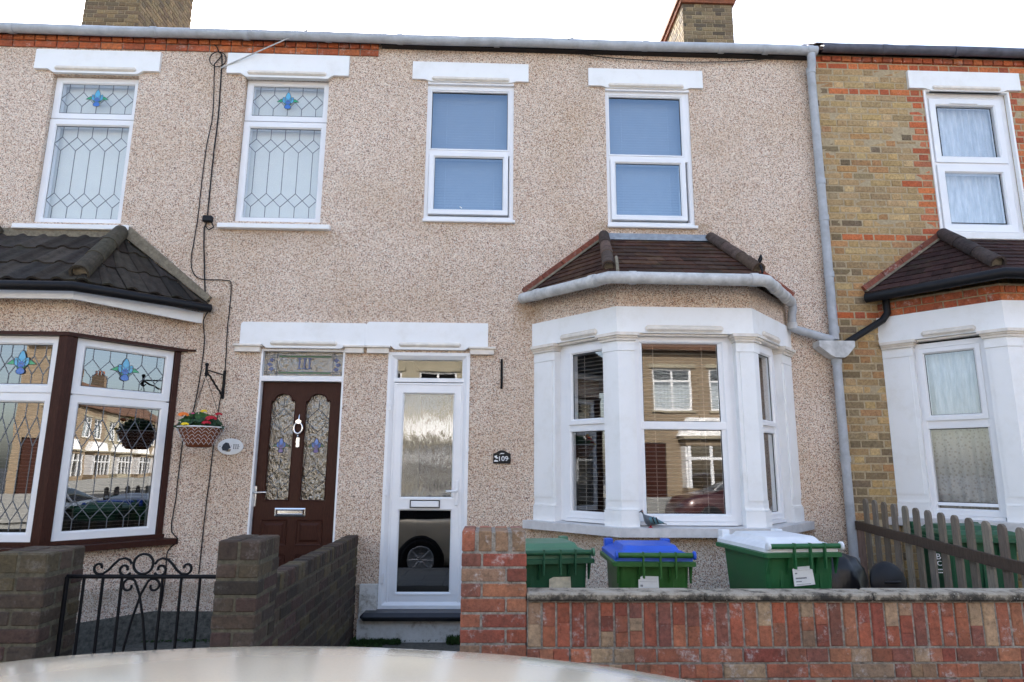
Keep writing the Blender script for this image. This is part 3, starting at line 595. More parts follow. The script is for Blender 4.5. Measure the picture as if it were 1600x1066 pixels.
# --- bays
def bay(H, plan, z_sill, z_lt0, z_lt1, z_e, wall_mat, brick_top=False, white=True, sillcol='stone_sill'):
    top=MB(); band(top,plan,-.12,0,z_lt1,z_e+.03); lo=MB(); band(lo,plan,-.12,0,0,z_sill-.075); lo.build('bay_wall',M[wall_mat],H)
    A=offs(plan,-.05); top.add([(p.x,p.y,z_e) for p in A],[(0,1,2,3)]); 
    b=top.build('bay_frieze',M[wall_mat],H); return b
def bay_dress(H, plan, zs, z0, z1):     # painted lintel, pilasters, sill
    L=(Vector(plan[1])-Vector(plan[0])).length; Wc=plan[2][0]-plan[1][0]
    mb=MB(); band(mb,plan,-.10,.02,z0,z1); lt=mb.build('bay_lintel',M['white'],H)
    for (basis,a,b) in ((splay(plan[0],plan[1]),.36,.80),(splay(plan[1],plan[2]),.24,Wc-.26),(splay(plan[2],plan[3]),.20,.65)):
        m=MB(basis); m.bbox(a,b,z0+.012,z0+.068,.012,.042,.018); m.build('moulding',M['cream'],lt)
        m=MB(basis); m.bbox(a-.05,b+.05,z0-.022,z0-.002,-.09,.0,.005); m.build('soffit',M['cream'],lt)
    m=MB(); band(m,plan,-.12,.085,zs-.072,zs,ztop_in=zs+.012); s_=m.build('bay_sill',M['stone_sill'],H)
    pieces=[[Vector(plan[0]),sub(plan,0,0,.27)[1]],around(plan,1,.165,.145),around(plan,2,.155,.13),[sub(plan,2,L-.27,L)[0],Vector(plan[3])]]
    for k,p in enumerate(pieces):
        sl=False; m=MB()
        def pb(d1,za,zb,shr=0.,d0=-.10):
            q=[Vector(v) for v in p]
            if shr:
                if k!=0: q[0]=q[0]+(q[1]-q[0]).normalized()*shr
                if k!=3: q[-1]=q[-1]+(q[-2]-q[-1]).normalized()*shr
            if k==0: # extend into wall
                t=(q[0]-q[1]).normalized(); q[0]=q[0]+t*.0
            band(m,q,d0,d1,za,zb,slide=False)
        pb(-.012,zs+.0015,z0-.0015,.005,-.094); pb(.022,zs+.001,zs+.135); pb(.014,zs+.137,zs+.15,.004); pb(.004,zs+.15,zs+.22,.0); pb(.010,zs+.215,z0-.16,.035,-.09); pb(.0,zs+.151,z0-.07,.002,-.098); pb(.012,z0-.155,z0-.069,.001,-.096)
        o=m.build('pilaster',M['white'],H)
        m=MB(); pb(.03,z0-.068,z0-.045,-.010); pb(.045,z0-.045,z0-.028,-.02); pb(.062,z0-.028,z0-.001,-.035); m.build('capital',M['cream'],o)
bay(H9,BAY9,1.04,2.68,2.91,3.12,'pebble'); bay_dress(H9,BAY9,1.04,2.675,2.91)
def bw(H,basis,u0,u1,v0,v1,vt,g1,g2,gm='glass',sash1=True,blind=None,nn=-.055):
    ex=lambda mb:(mb.box(u0+.02,u1-.02,g2[3]+.0,g1[2]-.0,nn-.07,nn-.003),)
    rg=[(u0,u1,v0,v1,.06,0.)]
    if sash1: rg.append((g1[0]-.05,g1[1]+.05,g1[2]-.05,g1[3]+.05,.05,.014))
    W_=window(H,basis,[(*g1,-.012 if sash1 else -.03),(*g2,-.03)],nn,rg,gm=gm,extra=lambda mb:(mb.box(u0+.03,u1-.03,g2[3]+.006,g1[2]-.006,nn-.07,nn-.004),
       mb.ring(g1[0]-.03,g1[1]+.03,g1[2]-.03,g1[3]+.03,[(0,nn-.06),(0,nn-.006),(.028,nn-.02),(.028,nn-.06)]),mb.ring(g2[0]-.03,g2[1]+.03,g2[2]-.03,g2[3]+.03,[(0,nn-.06),(0,nn-.006),(.028,nn-.02),(.028,nn-.06)]),
       mb.box(u0+.01,u1-.01,v0-.03,v0-.002,nn-.06,nn+.03),mb.box(u0-.10,u0+.008,v0-.03,v1+.03,nn-.08,nn-.015),mb.box(u1-.008,u1+.10,v0-.03,v1+.03,nn-.08,nn-.015)))
    return W_
b1=splay(BAY9[0],BAY9[1]); b2=splay(BAY9[1],BAY9[2]); b3=splay(BAY9[2],BAY9[3])
W_=bw(H9,b1,.345,.865,1.085,2.65,1.9,(.44,.795,1.955,2.555),(.40,.815,1.145,1.84)); blind_slats(b1,.40,.83,1.12,2.6,-.17,W_,M['blind_grey'],.036,12,.022)
W_=bw(H9,b2,.15,.985,1.085,2.66,1.9,(.227,.895,1.918,2.612),(.227,.895,1.143,1.845),sash1=False); blind_slats(b2,.2,.93,1.12,2.6,-.17,W_,M['blind_grey'],.036,12,.022)
W_=bw(H9,b3,.14,.66,1.085,2.65,1.9,(.21,.57,1.955,2.555),(.19,.60,1.145,1.84)); curtain(b3,.12,.60,1.12,2.6,-.17,W_,M['blind'],.004,.12,name='roller_blind')
TB=[(.078,.038,.027),(.088,.045,.030),(.066,.034,.025),(.095,.052,.032),(.060,.035,.026)]
HB=[(.10,.07,.055),(.085,.06,.05),(.12,.08,.06)]
def bayroof(H, cx, hw_e, hw_c, hw_t, z_e, z_c, z_t, pal, n, tw, ribs=False, yc=-.93, hipr=.055, hippal=HB, verge='brick', seglen=.33):
    e0=(cx-hw_e,-.02,z_e); e1=(cx-hw_c,yc,z_c); e2=(cx+hw_c,yc,z_c); e3=(cx+hw_e,-.02,z_e); t0=(cx-hw_t,-.005,z_t); t1=(cx+hw_t,-.005,z_t)
    mb=MB(); tiles(mb,e1,e2,t1,t0,n,tw,pal,ribs=ribs); tiles(mb,e0,e1,t0,t0,n,tw,pal,ribs=ribs); tiles(mb,e2,e3,t1,t1,n,tw,pal,ribs=ribs)
    under=-.02; q=[Vector(p)+Vector((0,0,under)) for p in (e0,e1,e2,e3,t0,t1)]
    mb.add(q,[(1,2,5,4),(0,1,4),(2,3,5)],(.04,.03,.025))
    rf=mb.build('bay_roof',M['tile'],H,recalc=False)
    d=Vector((0,-.0,.035))
    for (t,e) in ((t0,e1),(t1,e2)):
        hip(rf, Vector(t)+d+Vector((0,-.03,0)), Vector(t)+(Vector(e)-Vector(t))*.93+d, hipr, seglen, hippal)
    for sg,(t,e) in ((-1,(t0,e0)),(1,(t1,e3))):
        m=MB(facade(0)); a=Vector((t[0]+sg*.02,t[2]+.01)); b=Vector((e[0],e[2]+.03)); dd=(b-a).normalized(); nn=Vector((-dd.y,dd.x)); nn = nn if nn.y>0 else -nn
        L=(b-a).length; k=4
        if verge=='brick':
            for i in range(k):
                p=a+dd*(L*i/k+.004); q=a+dd*(L*(i+1)/k-.004); m.prism([tuple(p),tuple(q),tuple(q+nn*.05),tuple(p+nn*.05)],0,.045,rc([(.30,.085,.05),(.26,.08,.05)],.2))
            m.build('verge_tile',M['brick'],rf)
            m=MB(facade(0)); m.prism([tuple(a-nn*.02),tuple(b-nn*.02),tuple(b-nn*.0+nn*.0),tuple(a+nn*.0)],0,.06); m.build('mortar_fillet',M['cement'],rf)
        else:
            m.prism([tuple(a-nn*.01),tuple(b-nn*.01),tuple(b+nn*.05),tuple(a+nn*.10)],0,.05); m.build('mortar_fillet',M['cement'],rf)
    return rf,(e0,e1,e2,e3,t0,t1)
rf,E9=bayroof(H9,1.672,1.345,.665,.545,3.185,3.165,3.80,TB,9,.165)
m=MB(facade(0)); m.prism([(1.10,3.80),(2.24,3.80),(2.20,3.868),(1.16,3.868)],.0,.012); m.prism([(1.13,3.785),(2.21,3.785),(2.20,3.81),(1.15,3.81)],.012,.06); m.build('lead_flashing',M['lead'],rf)
m=MB(); m.tube([(1.09,-.83,3.34),(1.075,-.93,3.27),(1.07,-.985,3.15)],.014,6); m.build('hip_iron',M['cement'],rf)
m=MB(); m.tube([(2.32,-.80,3.30),(2.33,-.9,3.28),(2.34,-.93,3.31),(2.345,-.91,3.35),(2.34,-.87,3.32),(2.335,-.93,3.22),(2.33,-.95,3.18)],.010,6); m.build('hip_iron',M['black'],rf)
m=MB(); m.tube([(.30,-.055,3.155),(.99,-.985,3.105),(1.06,-1.0,3.102),(2.29,-1.0,3.098),(2.36,-.97,3.10),(2.95,-.13,3.145)],.052,14); gg=m.build('gutter',M['gutter_pale'],H9)
for (p,q) in (((.42,-.215,3.148),(.455,-.262,3.145)),((.86,-.81,3.115),(.90,-.863,3.112)),((1.16,-1.0,3.10),(1.22,-1.0,3.10)),((2.2,-1.0,3.10),(2.26,-1.0,3.10)),((2.50,-.77,3.11),(2.54,-.715,3.112)),((2.78,-.37,3.13),(2.82,-.315,3.132))):
    m=MB(); m.tube([p,q],.058,14); m.build('gutter_bracket',M['gutter_pale'],gg)
m=MB(); m.tube([(2.97,-.10,3.16),(2.98,-.10,3.08),(2.97,-.09,3.02),(2.965,-.09,2.93),(2.975,-.09,2.885),(3.05,-.09,2.86),(3.35,-.09,2.775)],.040,12); bp=m.build('branch_pipe',M['gutter'],H9)
m=MB(); m.tube([(2.965,-.09,2.94),(2.968,-.09,2.88)],.047,12); m.build('pipe_collar',M['gutter_pale'],bp)
stack(H9,3.2,4.06,3.5,5.15,7.2,9.66,SOOT+[(.16,.12,.07),(.12,.09,.06)])
# ================================================================ HOUSE 111 (left)
H1=empty('terraced_house','pebbledashed terraced house on the left with leaded windows and a dark brown panelled door','house',"terraced houses along the near side")
w1=(-4.573,-3.70,3.876,5.495); w2=(-2.603,-1.735,3.925,5.522); dr1=(-2.21,-1.41,.2,2.628)
BAY1=[(-5.57,0),(-4.95,-.75),(-3.57,-.75),(-2.95,0)]
shell(H1,-7.5,-1.2,[w1,w2,dr1,(-5.45,-3.07,.3,2.9),(-7.2,-6.4,3.9,5.5)],M['pebble'])
W_=window(H1,F,[(-7.13,-6.47,4.0,5.4,-.02)],-.05,[(-7.2,-6.4,3.9,5.5,.07,.0)])
blind_slats(F,-7.15,-6.45,3.95,5.45,-.14,W_,M['blind'],.03,60,.03)
for (w,tz,sl,lt) in ((w1,5.022,(-4.712,-3.585,3.79,3.84),(-4.763,-3.49,5.54,5.762,-4.56,-3.71)),(w2,5.045,(-2.73,-1.626,3.835,3.885),(-2.797,-1.532,5.545,5.776,-2.59,-1.75))):
    a,b,c,d=w; c2=c; n=-.05; bd=.066
    W_=window(H1,F,[(a+bd,b-bd,tz+.008+bd,d-bd,-.016),(a+bd,b-bd,c+bd,tz-.008-bd,-.016)],n,[(a+.004,b-.004,tz+.008,d-.004,bd,.0),(a+.004,b-.004,c,tz-.008,bd,.006)],gm='glass_up',extra=lambda mb: mb.box(a,b,tz-.02,tz+.02,n-.05,n-.02))
    came_mesh(F,a+bd,b-bd,tz+.008+bd,d-bd,n-.016,[(.28,.76)],W_); came_mesh(F,a+bd,b-bd,c+bd,tz-.008-bd,n-.016,[(.12,.27),(.73,.88)],W_)
    flower(F,(a+b)/2,(tz+d)/2-.005,n-.013,.118,W_)
    blind_slats(F,a+.03,b-.03,c+.03,d-.02,-.16,W_,M['blind'],.022,78,.027)
    sill(W_,F,*sl,-.06,.06,'white'); lintel(H1,*lt,n=.035,drop=.04)
# brown shadow line round the frames
# brick eaves band
mb=MB(F); mb.box(-7.5,-1.235,5.80,5.97,0,.004); bnd=mb.build('eaves_band',M['mortar'],H1)
mb=MB(F); courses(mb,-7.5,-1.235,5.80,5.866,BRED,.018,.014,off=.1); courses(mb,-7.5,-1.235,5.876,5.93,BRED,.03,.026,H=.056,bond='header',off=.05); mb.build('brick_course',M['brick'],bnd)
gutter(H1,-7.5,-1.24,'gutter',joints=(-5.0,-3.55,-2.6,-1.75),z=5.948)
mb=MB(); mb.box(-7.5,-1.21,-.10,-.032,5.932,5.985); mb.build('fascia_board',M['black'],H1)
stack(H1,-6.8,-5.9,3.5,5.2,7.2,11.2,[(.20,.13,.07),(.26,.18,.09),(.17,.12,.07),(.30,.20,.10)])
# door
doorhead(H1,-2.412,-1.209,2.668,2.885,-2.16,-1.44,[(-2.465,-2.20),(-1.42,-1.21)])
a,b,c,d=dr1; mb=MB(F); mb.ring(a,b,c,d,[(0,-.14),(0,.0),(.018,.0),(.018,-.14)]); mb.box(a+.01,b-.01,2.318,2.368,-.14,.004); fr=mb.build('door_frame',M['upvc'],H1)
g=MB(F); g.pane(a+.018,b-.018,2.368,2.61,-.055,-.05); g.build('fanlight_glass',[M['glass_crinkle'],M['clear']],fr,recalc=False)
g=MB(F)   # green border strips and corner lozenges of the fanlight
fx0,fx1=-2.10,-1.50
for zz in (2.405,2.565): g.box(fx0+.05,fx1-.05,zz-.007,zz+.007,-.05,-.046)
g.build('stained_border',M['st_dark'],fr)
for (x,zz) in ((-2.12,2.44),(-2.14,2.485),(-2.12,2.53),(-1.50,2.44),(-1.48,2.485),(-1.50,2.53)): g=MB(F); g.prism([(x-.028,zz),(x,zz-.022),(x+.028,zz),(x,zz+.022)],-.05,-.045); g.build('stained_lozenge',M['st_navy'],fr)
g=MB(F)
for zz in (2.396,2.414,2.556,2.574): g.box(a+.02,b-.02,zz-.0015,zz+.0015,-.05,-.044)
for x in (-2.07,-1.53): g.box(x-.002,x+.002,2.372,2.61,-.05,-.044)
g.build('lead_strips',M['came'],fr)
g=MB(F)
for i in (-1,0,1):
    x=-1.805+i*.048; g.box(x-.007,x+.007,2.445,2.545,-.05,-.042); g.box(x-.017,x+.017,2.538,2.548,-.05,-.041); g.box(x-.017,x+.017,2.442,2.452,-.05,-.041)
g.build('house_number',M['st_navy'],fr)
# leaf
u0,u1,v0,v1=-2.188,-1.428,.23,2.314
def archpoly(x0,x1,z0,z1,h=.07): 
    cx=(x0+x1)/2; r=(x1-x0)/2-.028; top=[(x1,z0),(x1,z1-h),(x1-.028,z1-h)]
    for i in range(11): an=math.pi*i/10; top.append((cx+r*math.cos(an), z1-h+h*math.sin(an)))
    return [(x0,z0)]+top+[(x0+.028,z1-h),(x0,z1-h)]
GL=(-2.10,-1.873,1.204,2.205); GR=(-1.77,-1.538,1.204,2.207)
mb=MB(F)
wall_sheet(mb,u0,u1,v0,v1,[(GL[0],GL[1],GL[2],GL[3]),(GR[0],GR[1],GR[2],GR[3])],-.12,-.06)
for G in (GL,GR):   # spandrel fill above the arch
    P_=archpoly(*G); 
    arcp=[p for p in P_[2:-1]]; mb.prism([(G[0],G[3]),(G[0],G[3]-.07)]+arcp[::-1]+[(G[1],G[3]-.07),(G[1],G[3])],-.119,-.0605)
    mb.tube([(p[0],p[1],-.058) for p in P_]+[(P_[0][0],P_[0][1],-.058)],.007,6)
for (x0,x1) in ((-2.11,-1.868),(-1.785,-1.54)):
    for (z0,z1) in ((.80,1.03),(.36,.72)):
        mb.ring(x0,x1,z0,z1,[(0,-.061),(.004,-.052),(.012,-.056),(.016,-.070),(.016,-.08),(0,-.08)]); mb.ring(x0+.03,x1-.03,z0+.03,z1-.03,[(0,-.0605),(.02,-.050),(.4*(z1-z0-.06),-.050),(.4*(z1-z0-.06),-.0605)])
        mb.box(x0+.05,x1-.05,z0+.05,z1-.05,-.061,-.0502)
leaf=mb.build('front_door',M['brown'],H1)
for G in (GL,GR):
    g=MB(F); g.pane(G[0]-.005,G[1]+.005,G[2]-.005,G[3],-.10,-.095); gp=g.build('door_glass',[M['glass_crinkle'],M['clear']],leaf,recalc=False)
    cx=(G[0]+G[1])/2; flower(F,cx,1.70,-.094,.085,leaf,('st_blue','st_violet','st_dark'))
    zt,zb=2.15,1.205; m=MB(F)
    for pq in (((cx,zt),(cx,2.06)),((cx,2.06),(G[1],1.95)),((cx,2.06),(G[0],1.95)),((G[1],1.95),(cx,1.84)),((G[0],1.95),(cx,1.84)),None,((cx,1.6),(cx,1.50)),((cx,1.50),(G[0],1.40)),((cx,1.50),(G[1],1.40)),((G[0],1.40),(cx,1.30)),((G[1],1.40),(cx,1.30)),((cx,1.30),(cx,zb))):
        if pq is None: m.build('lead_strips',M['came'],leaf); m=MB(F); continue
        p,q=pq; m.tube([(*p,-.093),(*q,-.093)],.0028,4)
    m.build('lead_strips',M['came'],leaf)
m=MB(F); m.ring(-1.99,-1.705,1.06,1.135,[(0,-.06),(0,-.05),(.012,-.046),(.016,-.052),(.016,-.06)]); m.bbox(-1.965,-1.73,1.08,1.115,-.058,-.045,.005); m.build('letterbox',M['chrome'],leaf)
m=MB(F); m.bbox(-2.205,-2.17,1.145,1.335,-.06,-.048,.006); m.tube([(-2.187,1.275,-.05),(-2.187,1.275,-.012),(-2.17,1.275,-.005),(-2.07,1.278,-.008)],.009,8); m.build('door_handle',M['chrome'],leaf)
m=MB(F); kz=1.885; kx=-1.822
m.tube([(kx+.04*math.sin(t_),kz-.012+.052*math.cos(t_),-.035) for t_ in [i*math.pi/10 for i in range(21)]],[.006+.005*abs(math.sin(i*math.pi/20)) for i in range(21)],8,cap=False); m.prism([(kx-.02,kz+.03),(kx+.02,kz+.03),(kx+.028,kz+.055),(kx,kz+.075),(kx-.028,kz+.055)],-.06,-.03); m.tube([(kx,kz+.07,-.045),(kx,kz+.12,-.05)],[.008,.002],8); m.blob((kx,kz-.085,-.045),.01,.014,.01)
m.build('door_knocker',M['chrome'],leaf)
m=MB(F); m.bbox(kx-.018,kx+.018,1.69,1.79,-.06,-.046,.006); m.tube([(kx,1.745,-.048),(kx,1.745,-.034)],.013,12); m.build('door_lock',M['chrome'],leaf)
mb=MB(); mb.box(-2.21,-1.41,-.06,.3,.12,.2); mb.build('door_step',M['kerb'],H1)
# left bay
bs=bay(H1,BAY1,.88,2.60,2.60,2.96,'pebble')
mb=MB(); band(mb,BAY1,-.06,.012,0,.245); mb.box(-2.95,-1.2,-.012,-.002,0,.24); mb.build('plinth',M['soil'],H1)
mb=MB(); band(mb,BAY1,-.10,.03,2.585,2.615); mb.box(-2.96,-2.83,-.03,-.002,2.592,2.608); band(mb,BAY1,-.08,.10,.815,.865,ztop_in=.88); band(mb,BAY1,-.10,.0,.86,.905)
for i,(la,lb) in ((1,(.065),),(2,(.065),)) if False else ((1,(.075,.075)),(2,(.075,.075))): band(mb,around(BAY1,i,la,lb),-.09,.0,.90,2.59,slide=False)
for i in (1,2): band(mb,around(BAY1,i,.03,.03),-.02,.014,.90,2.59,slide=False)
L1=.973
for bs_ in (splay(BAY1[0],BAY1[1]),splay(BAY1[2],BAY1[3])): pass
m3=MB(splay(BAY1[2],BAY1[3])); 
mb.build('bay_frame',M['brown'],H1)
mb=MB(splay(BAY1[2],BAY1[3])); mb.box(.905,.955,.86,2.59,-.1,-.004); mb.build('bay_frame',M['brown'],H1)
mb=MB(splay(BAY1[0],BAY1[1])); mb.box(.02,.068,.86,2.59,-.1,-.004); mb.build('bay_frame',M['brown'],H1)
def bw1(basis,u0,u1,zt=2.10):
    n=-.03; bd=.072; v0,v1=.905,2.583
    W_=window(H1,basis,[(u0+bd,u1-bd,zt+.006+bd,v1-bd,-.016),(u0+bd,u1-bd,v0+bd*.75,zt-.006-bd,-.016)],n,[(u0,u1,zt+.006,v1,bd,.0),(u0,u1,v0,zt-.006,bd,.004)],gm='glass_dark',extra=lambda mb: mb.box(u0+.02,u1-.02,zt-.02,zt+.02,n-.06,n-.02))
    came_mesh(basis,u0+bd,u1-bd,zt+.006+bd,v1-bd,n-.016,[(.28,.76)],W_,5 if u1-u0<1 else 6); came_mesh(basis,u0+bd,u1-bd,v0+bd*.75,zt-.006-bd,n-.016,[(.11,.34),(.75,.90)],W_,5 if u1-u0<1 else 6)
    flower(basis,(u0+u1)/2,(zt+v1)/2,n-.013,.125,W_)
    blind_slats(basis,u0+.03,u1-.03,v0+.03,v1-.02,-.17,W_,M['blind_grey'],.03,8,.02)
bw1(splay(BAY1[2],BAY1[3]),.085,.90); bw1(splay(BAY1[0],BAY1[1]),.075,.89); 
bc=splay(BAY1[1],BAY1[2]); bw1(bc,.075,.688); bw1(bc,.692,1.305)
TD=[(.048,.040,.034),(.058,.047,.038),(.040,.034,.030),(.064,.053,.042),(.046,.036,.030)]
rf1,E1=bayroof(H1,-4.26,1.50,.80,.60,3.06,3.02,3.74,TD,3,.20,ribs=True,hipr=.075,hippal=[(.10,.085,.065),(.085,.07,.055)],verge='fillet',seglen=.42)
m=MB(facade(0)); m.prism([(-4.9,3.72),(-3.62,3.72),(-3.62,3.80),(-4.9,3.80)],.0,.03); m.build('mortar_fillet',M['cement'],rf1)
g1p=[(-5.78,-.05,3.01),(-5.08,-.985,2.96),(-3.44,-.985,2.955),(-2.72,-.05,3.01)]
m=MB(); m.tube(g1p,.042,12); m.build('gutter',M['black'],H1)
m=MB(); band(m,[(p[0]+(.03 if p[0]<-4 else -.03),p[1]+.05) for p in g1p][:0] or [(-5.70,0),(-5.04,-.90),(-3.48,-.90),(-2.80,0)],-.03,.0,2.87,2.975); m.build('fascia_board',M['white'],H1)
m=MB(); band(m,[(-5.69,0),(-5.03,-.89),(-3.49,-.89),(-2.81,0)],-.25,-.03,2.935,2.95); m.build('soffit_board',M['white'],H1)

# ================================================================ HOUSE 107 (right)
H7=empty('terraced_house','yellow stock brick terraced house on the right with red brick dressings and white bay','house',"terraced houses along the near side")
w5=(4.665,5.575,3.945,5.555); BAY7=[(3.9,0),(4.57,-.75),(5.76,-.75),(6.43,0)]
w6=(6.75,7.6,3.945,5.555)
holes7=[w5,w6,(3.99,6.34,.3,3.1),(6.9,7.7,.2,2.6)]
shell(H7,3.43,8.1,holes7,M['mortar_yellow'])
def skip7(u,v):
    for (a,b,c,d) in [(4.655,5.585,3.88,5.565),w6,(3.92,6.41,0,3.17),(6.9,7.7,0,2.6),(4.475,5.73,5.575,5.79)]:
        if a<u<b and c<v<d: return True
    return u>5.85 and False
def pick7(u,v):
    if v>5.80: return rc(BRED,.15)
    if 5.49<v<5.57 and u>3.60: return rc(BRED,.12)
    if 3.85<v<3.925 and 3.6<u<4.7: return rc(BRED,.12)
    if 2.98<v<3.17: return rc(BRED+[YEL[3]],.12)
    row=int(v/.075)
    for (a,b) in ((4.655,5.585),(6.74,7.61)):
        wd=.25 if row%2 else .14
        if v>3.8 and (a-wd<u<a or b<u<b+wd): return rc(BRED+[(.50,.17,.08)],.14)
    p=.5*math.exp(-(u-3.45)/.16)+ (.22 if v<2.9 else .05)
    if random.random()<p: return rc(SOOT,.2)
    if random.random()<.12: return rc([(.44,.24,.10),(.40,.22,.10)],.12)
    return rc(YEL,.12)
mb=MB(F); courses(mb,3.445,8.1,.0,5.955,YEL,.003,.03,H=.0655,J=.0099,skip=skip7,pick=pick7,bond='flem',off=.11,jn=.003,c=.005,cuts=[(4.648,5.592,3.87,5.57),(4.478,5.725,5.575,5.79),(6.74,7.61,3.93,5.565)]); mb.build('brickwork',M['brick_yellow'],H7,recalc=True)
mb=MB(F); courses(mb,3.55,8.1,5.885,5.945,BRED,.03,.026,H=.056,bond='header',off=.05); mb.build('eaves_band',M['brick'],H7)
a,b,c,d=w5
W_=window(H7,F,[(4.813,5.41,4.828,5.40,-.012),(4.813,5.41,4.075,4.646,-.012)],-.04,[(a,b,c,d,.06,.0),(a+.06,b-.06,4.752,d-.06,.075,.012),(a+.06,b-.06,c+.03,4.722,.085,.012)],extra=lambda mb: mb.box(a+.05,b-.05,4.715,4.76,-.1,-.045))
curtain(F,a+.04,b-.04,c+.03,d-.03,-.15,W_,M['net']); sill(W_,F,4.60,5.66,3.865,3.94,-.06,.05,'white')
m=MB(F); m.bbox(4.95,5.26,5.435,5.455,-.04,-.018,.004); m.build('trickle_vent',M['upvc'],W_)
m=MB(F); m.ring(4.645,5.595,3.925,5.575,[(0,-.03),(0,.014),(.022,.014),(.022,-.03)]); m.build('painted_reveal',M['white'],H7)
W_=window(H7,F,[(6.85,7.5,4.05,5.45,-.02)],-.04,[(*w6,.09,0.)]); curtain(F,6.79,7.56,3.99,5.5,-.15,W_,M['net'])
W_=window(H7,F,[(7.0,7.6,1.0,2.5,-.02)],-.04,[(6.9,7.7,.2,2.6,.09,0.)]); curtain(F,6.93,7.66,.3,2.5,-.15,W_,M['net'])
lintel(H7,4.483,5.72,5.578,5.785,4.72,5.50,n=.035,drop=.025); lintel(H7,6.6,7.75,5.578,5.785,6.8,7.55)
M['gutter_dark']=simple('weathered_black_pvc',(.10,.10,.125),.5,.4,9)
gutter(H7,3.52,8.1,'gutter_dark',z=5.985,r=.05,joints=(4.2,5.0))
m=MB(); tiles(m,(3.46,-.10,6.02),(8.1,-.10,6.02),(8.1,.3,6.27),(3.46,.3,6.27),3,.17,[(.10,.075,.085),(.08,.06,.07)],lift=.02); m.build('eaves_tile',M['tile'],H7,recalc=False)
# bay 107
lo=MB(); band(lo,BAY7,-.12,0,0,1.03); lo.build('bay_wall',M['mortar_yellow'],H7); top=MB(); band(top,BAY7,-.12,0,3.02,3.18); A=offs(BAY7,-.05); top.add([(p.x,p.y,3.17) for p in A],[(0,1,2,3)]); top.build('bay_frieze',M['mortar_yellow'],H7)
for i in range(3):
    B_=splay(BAY7[i],BAY7[i+1]); L=(Vector(BAY7[i+1])-Vector(BAY7[i])).length
    mb=MB(B_); courses(mb,0,L,3.024,3.17,BRED,.012,.02,H=.062,J=.011,off=.11,bond='flem'); mb.build('brick_course',M['brick'],H7)
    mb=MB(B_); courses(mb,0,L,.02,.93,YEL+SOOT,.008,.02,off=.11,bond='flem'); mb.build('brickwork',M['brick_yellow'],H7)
bay_dress(H7,BAY7,1.085,2.76,3.02)
s1=splay(BAY7[0],BAY7[1]); s2=splay(BAY7[1],BAY7[2]); s3=splay(BAY7[2],BAY7[3])
W_=bw(H7,s1,.255,.835,1.12,2.72,1.96,(.345,.745,2.03,2.615),(.31,.785,1.235,1.90),gm='glass'); curtain(s1,.27,.82,1.9,2.68,-.16,W_,M['net'],.02,.10); curtain(s1,.27,.82,1.15,1.92,-.17,W_,M['lace'],.022,.11)
W_=bw(H7,s2,.15,1.04,1.12,2.72,1.96,(.225,.965,2.03,2.615),(.225,.965,1.235,1.90),sash1=False); curtain(s2,.18,1.0,1.15,2.68,-.16,W_,M['lace'],.02,.10)
W_=bw(H7,s3,.17,.75,1.12,2.72,1.96,(.26,.66,2.03,2.615),(.22,.70,1.235,1.90)); curtain(s3,.2,.72,1.15,2.68,-.16,W_,M['lace'],.02,.10)
rf7,E7=bayroof(H7,5.17,1.40,.69,.53,3.27,3.255,3.88,[(.050,.026,.024),(.042,.024,.022),(.058,.03,.026)],9,.165,hipr=.066,hippal=[(.06,.045,.042),(.05,.04,.04)])
m=MB(); m.tube([(3.76,-.05,3.215),(4.44,-.985,3.205),(5.9,-.985,3.205),(6.58,-.05,3.215)],.05,12); m.build('gutter',M['black'],H7)
m=MB(); m.tube([(3.93,-.10,3.2),(3.93,-.10,3.05),(3.88,-.09,2.98),(3.50,-.09,2.75)],.034,10); m.build('branch_pipe',M['black'],H7)
m=MB(facade(0)); m.prism([(4.60,3.85),(5.74,3.85),(5.74,3.90),(4.60,3.90)],0,.03); m.build('mortar_fillet',M['cement'],rf7)
# ================================================================ front boundary walls
FY=-2.7
def seg_brick(mb, u0,u1,v0,v1, n0,n1, vertical, pal):
    L=(v1-v0) if vertical else (u1-u0); k=random.choice([1,2,2,3,1]) if L>.15 else random.choice([1,1,2]); cuts=sorted([0,L]+[L*(i/k)+random.uniform(-.01,.01) for i in range(1,k)])
    nn=n1+random.uniform(-.003,.003); j=.0007
    for i in range(len(cuts)-1):
        c=rc(pal,.16); a,b=cuts[i],cuts[i+1]
        if vertical: mb.cbox(u0,u1,v0+a+(j if i else 0),v0+b,n0,nn,.005 if k==1 else .003,c)
        else: mb.cbox(u0+a+(j if i else 0),u0+b,v0,v1,n0,nn,.004 if k==1 else .003,c)
GW=empty('garden_wall','red and buff brick garden wall with an upright brick course under a concrete coping','wall')
FW=facade(FY)
mb=MB(); mb.box(.205,7.5,FY+.004,FY+.105,-.05,.834); mb.build('wall_core',M['mortar'],GW)
mb=MB(FW); x=.212
while x<7.4: seg_brick(mb,x,x+.064,.607,.822,-.06,.003,True,RED2+[(.42,.28,.17)]); x+=.0755
z=.532
row=0
while z>-.05:
    x=.206-(.11 if row%2 else 0)
    while x<7.4: seg_brick(mb,max(x,.207),x+.215,z,z+.064,-.06,.003,False,RED2+[(.42,.28,.17)]); x+=.2255
    z-=.0755; row+=1
mb.build('brickwork',M['brick'],GW)
mb=MB(); x=.203; Ls=[.93,.90,.95,.9,.95,.9,.95,.9]
for L in Ls:
    mb.bbox(x+.002,x+L-.003,FY-.030+random.uniform(-.003,.003),FY+.132,.832,.874+random.uniform(-.003,.003),.010); x+=L
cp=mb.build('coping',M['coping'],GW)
GP=empty('gate_pier','short red brick gate pier left of the concrete coping, topped with bricks on edge','pier')
mb=MB(); mb.box(-.134,.198,FY+.005,FY+.335,-.05,1.172); mb.build('wall_core',M['mortar'],GP)
mb=MB(); z=1.0; row=0; N=-.05
zz=1.012
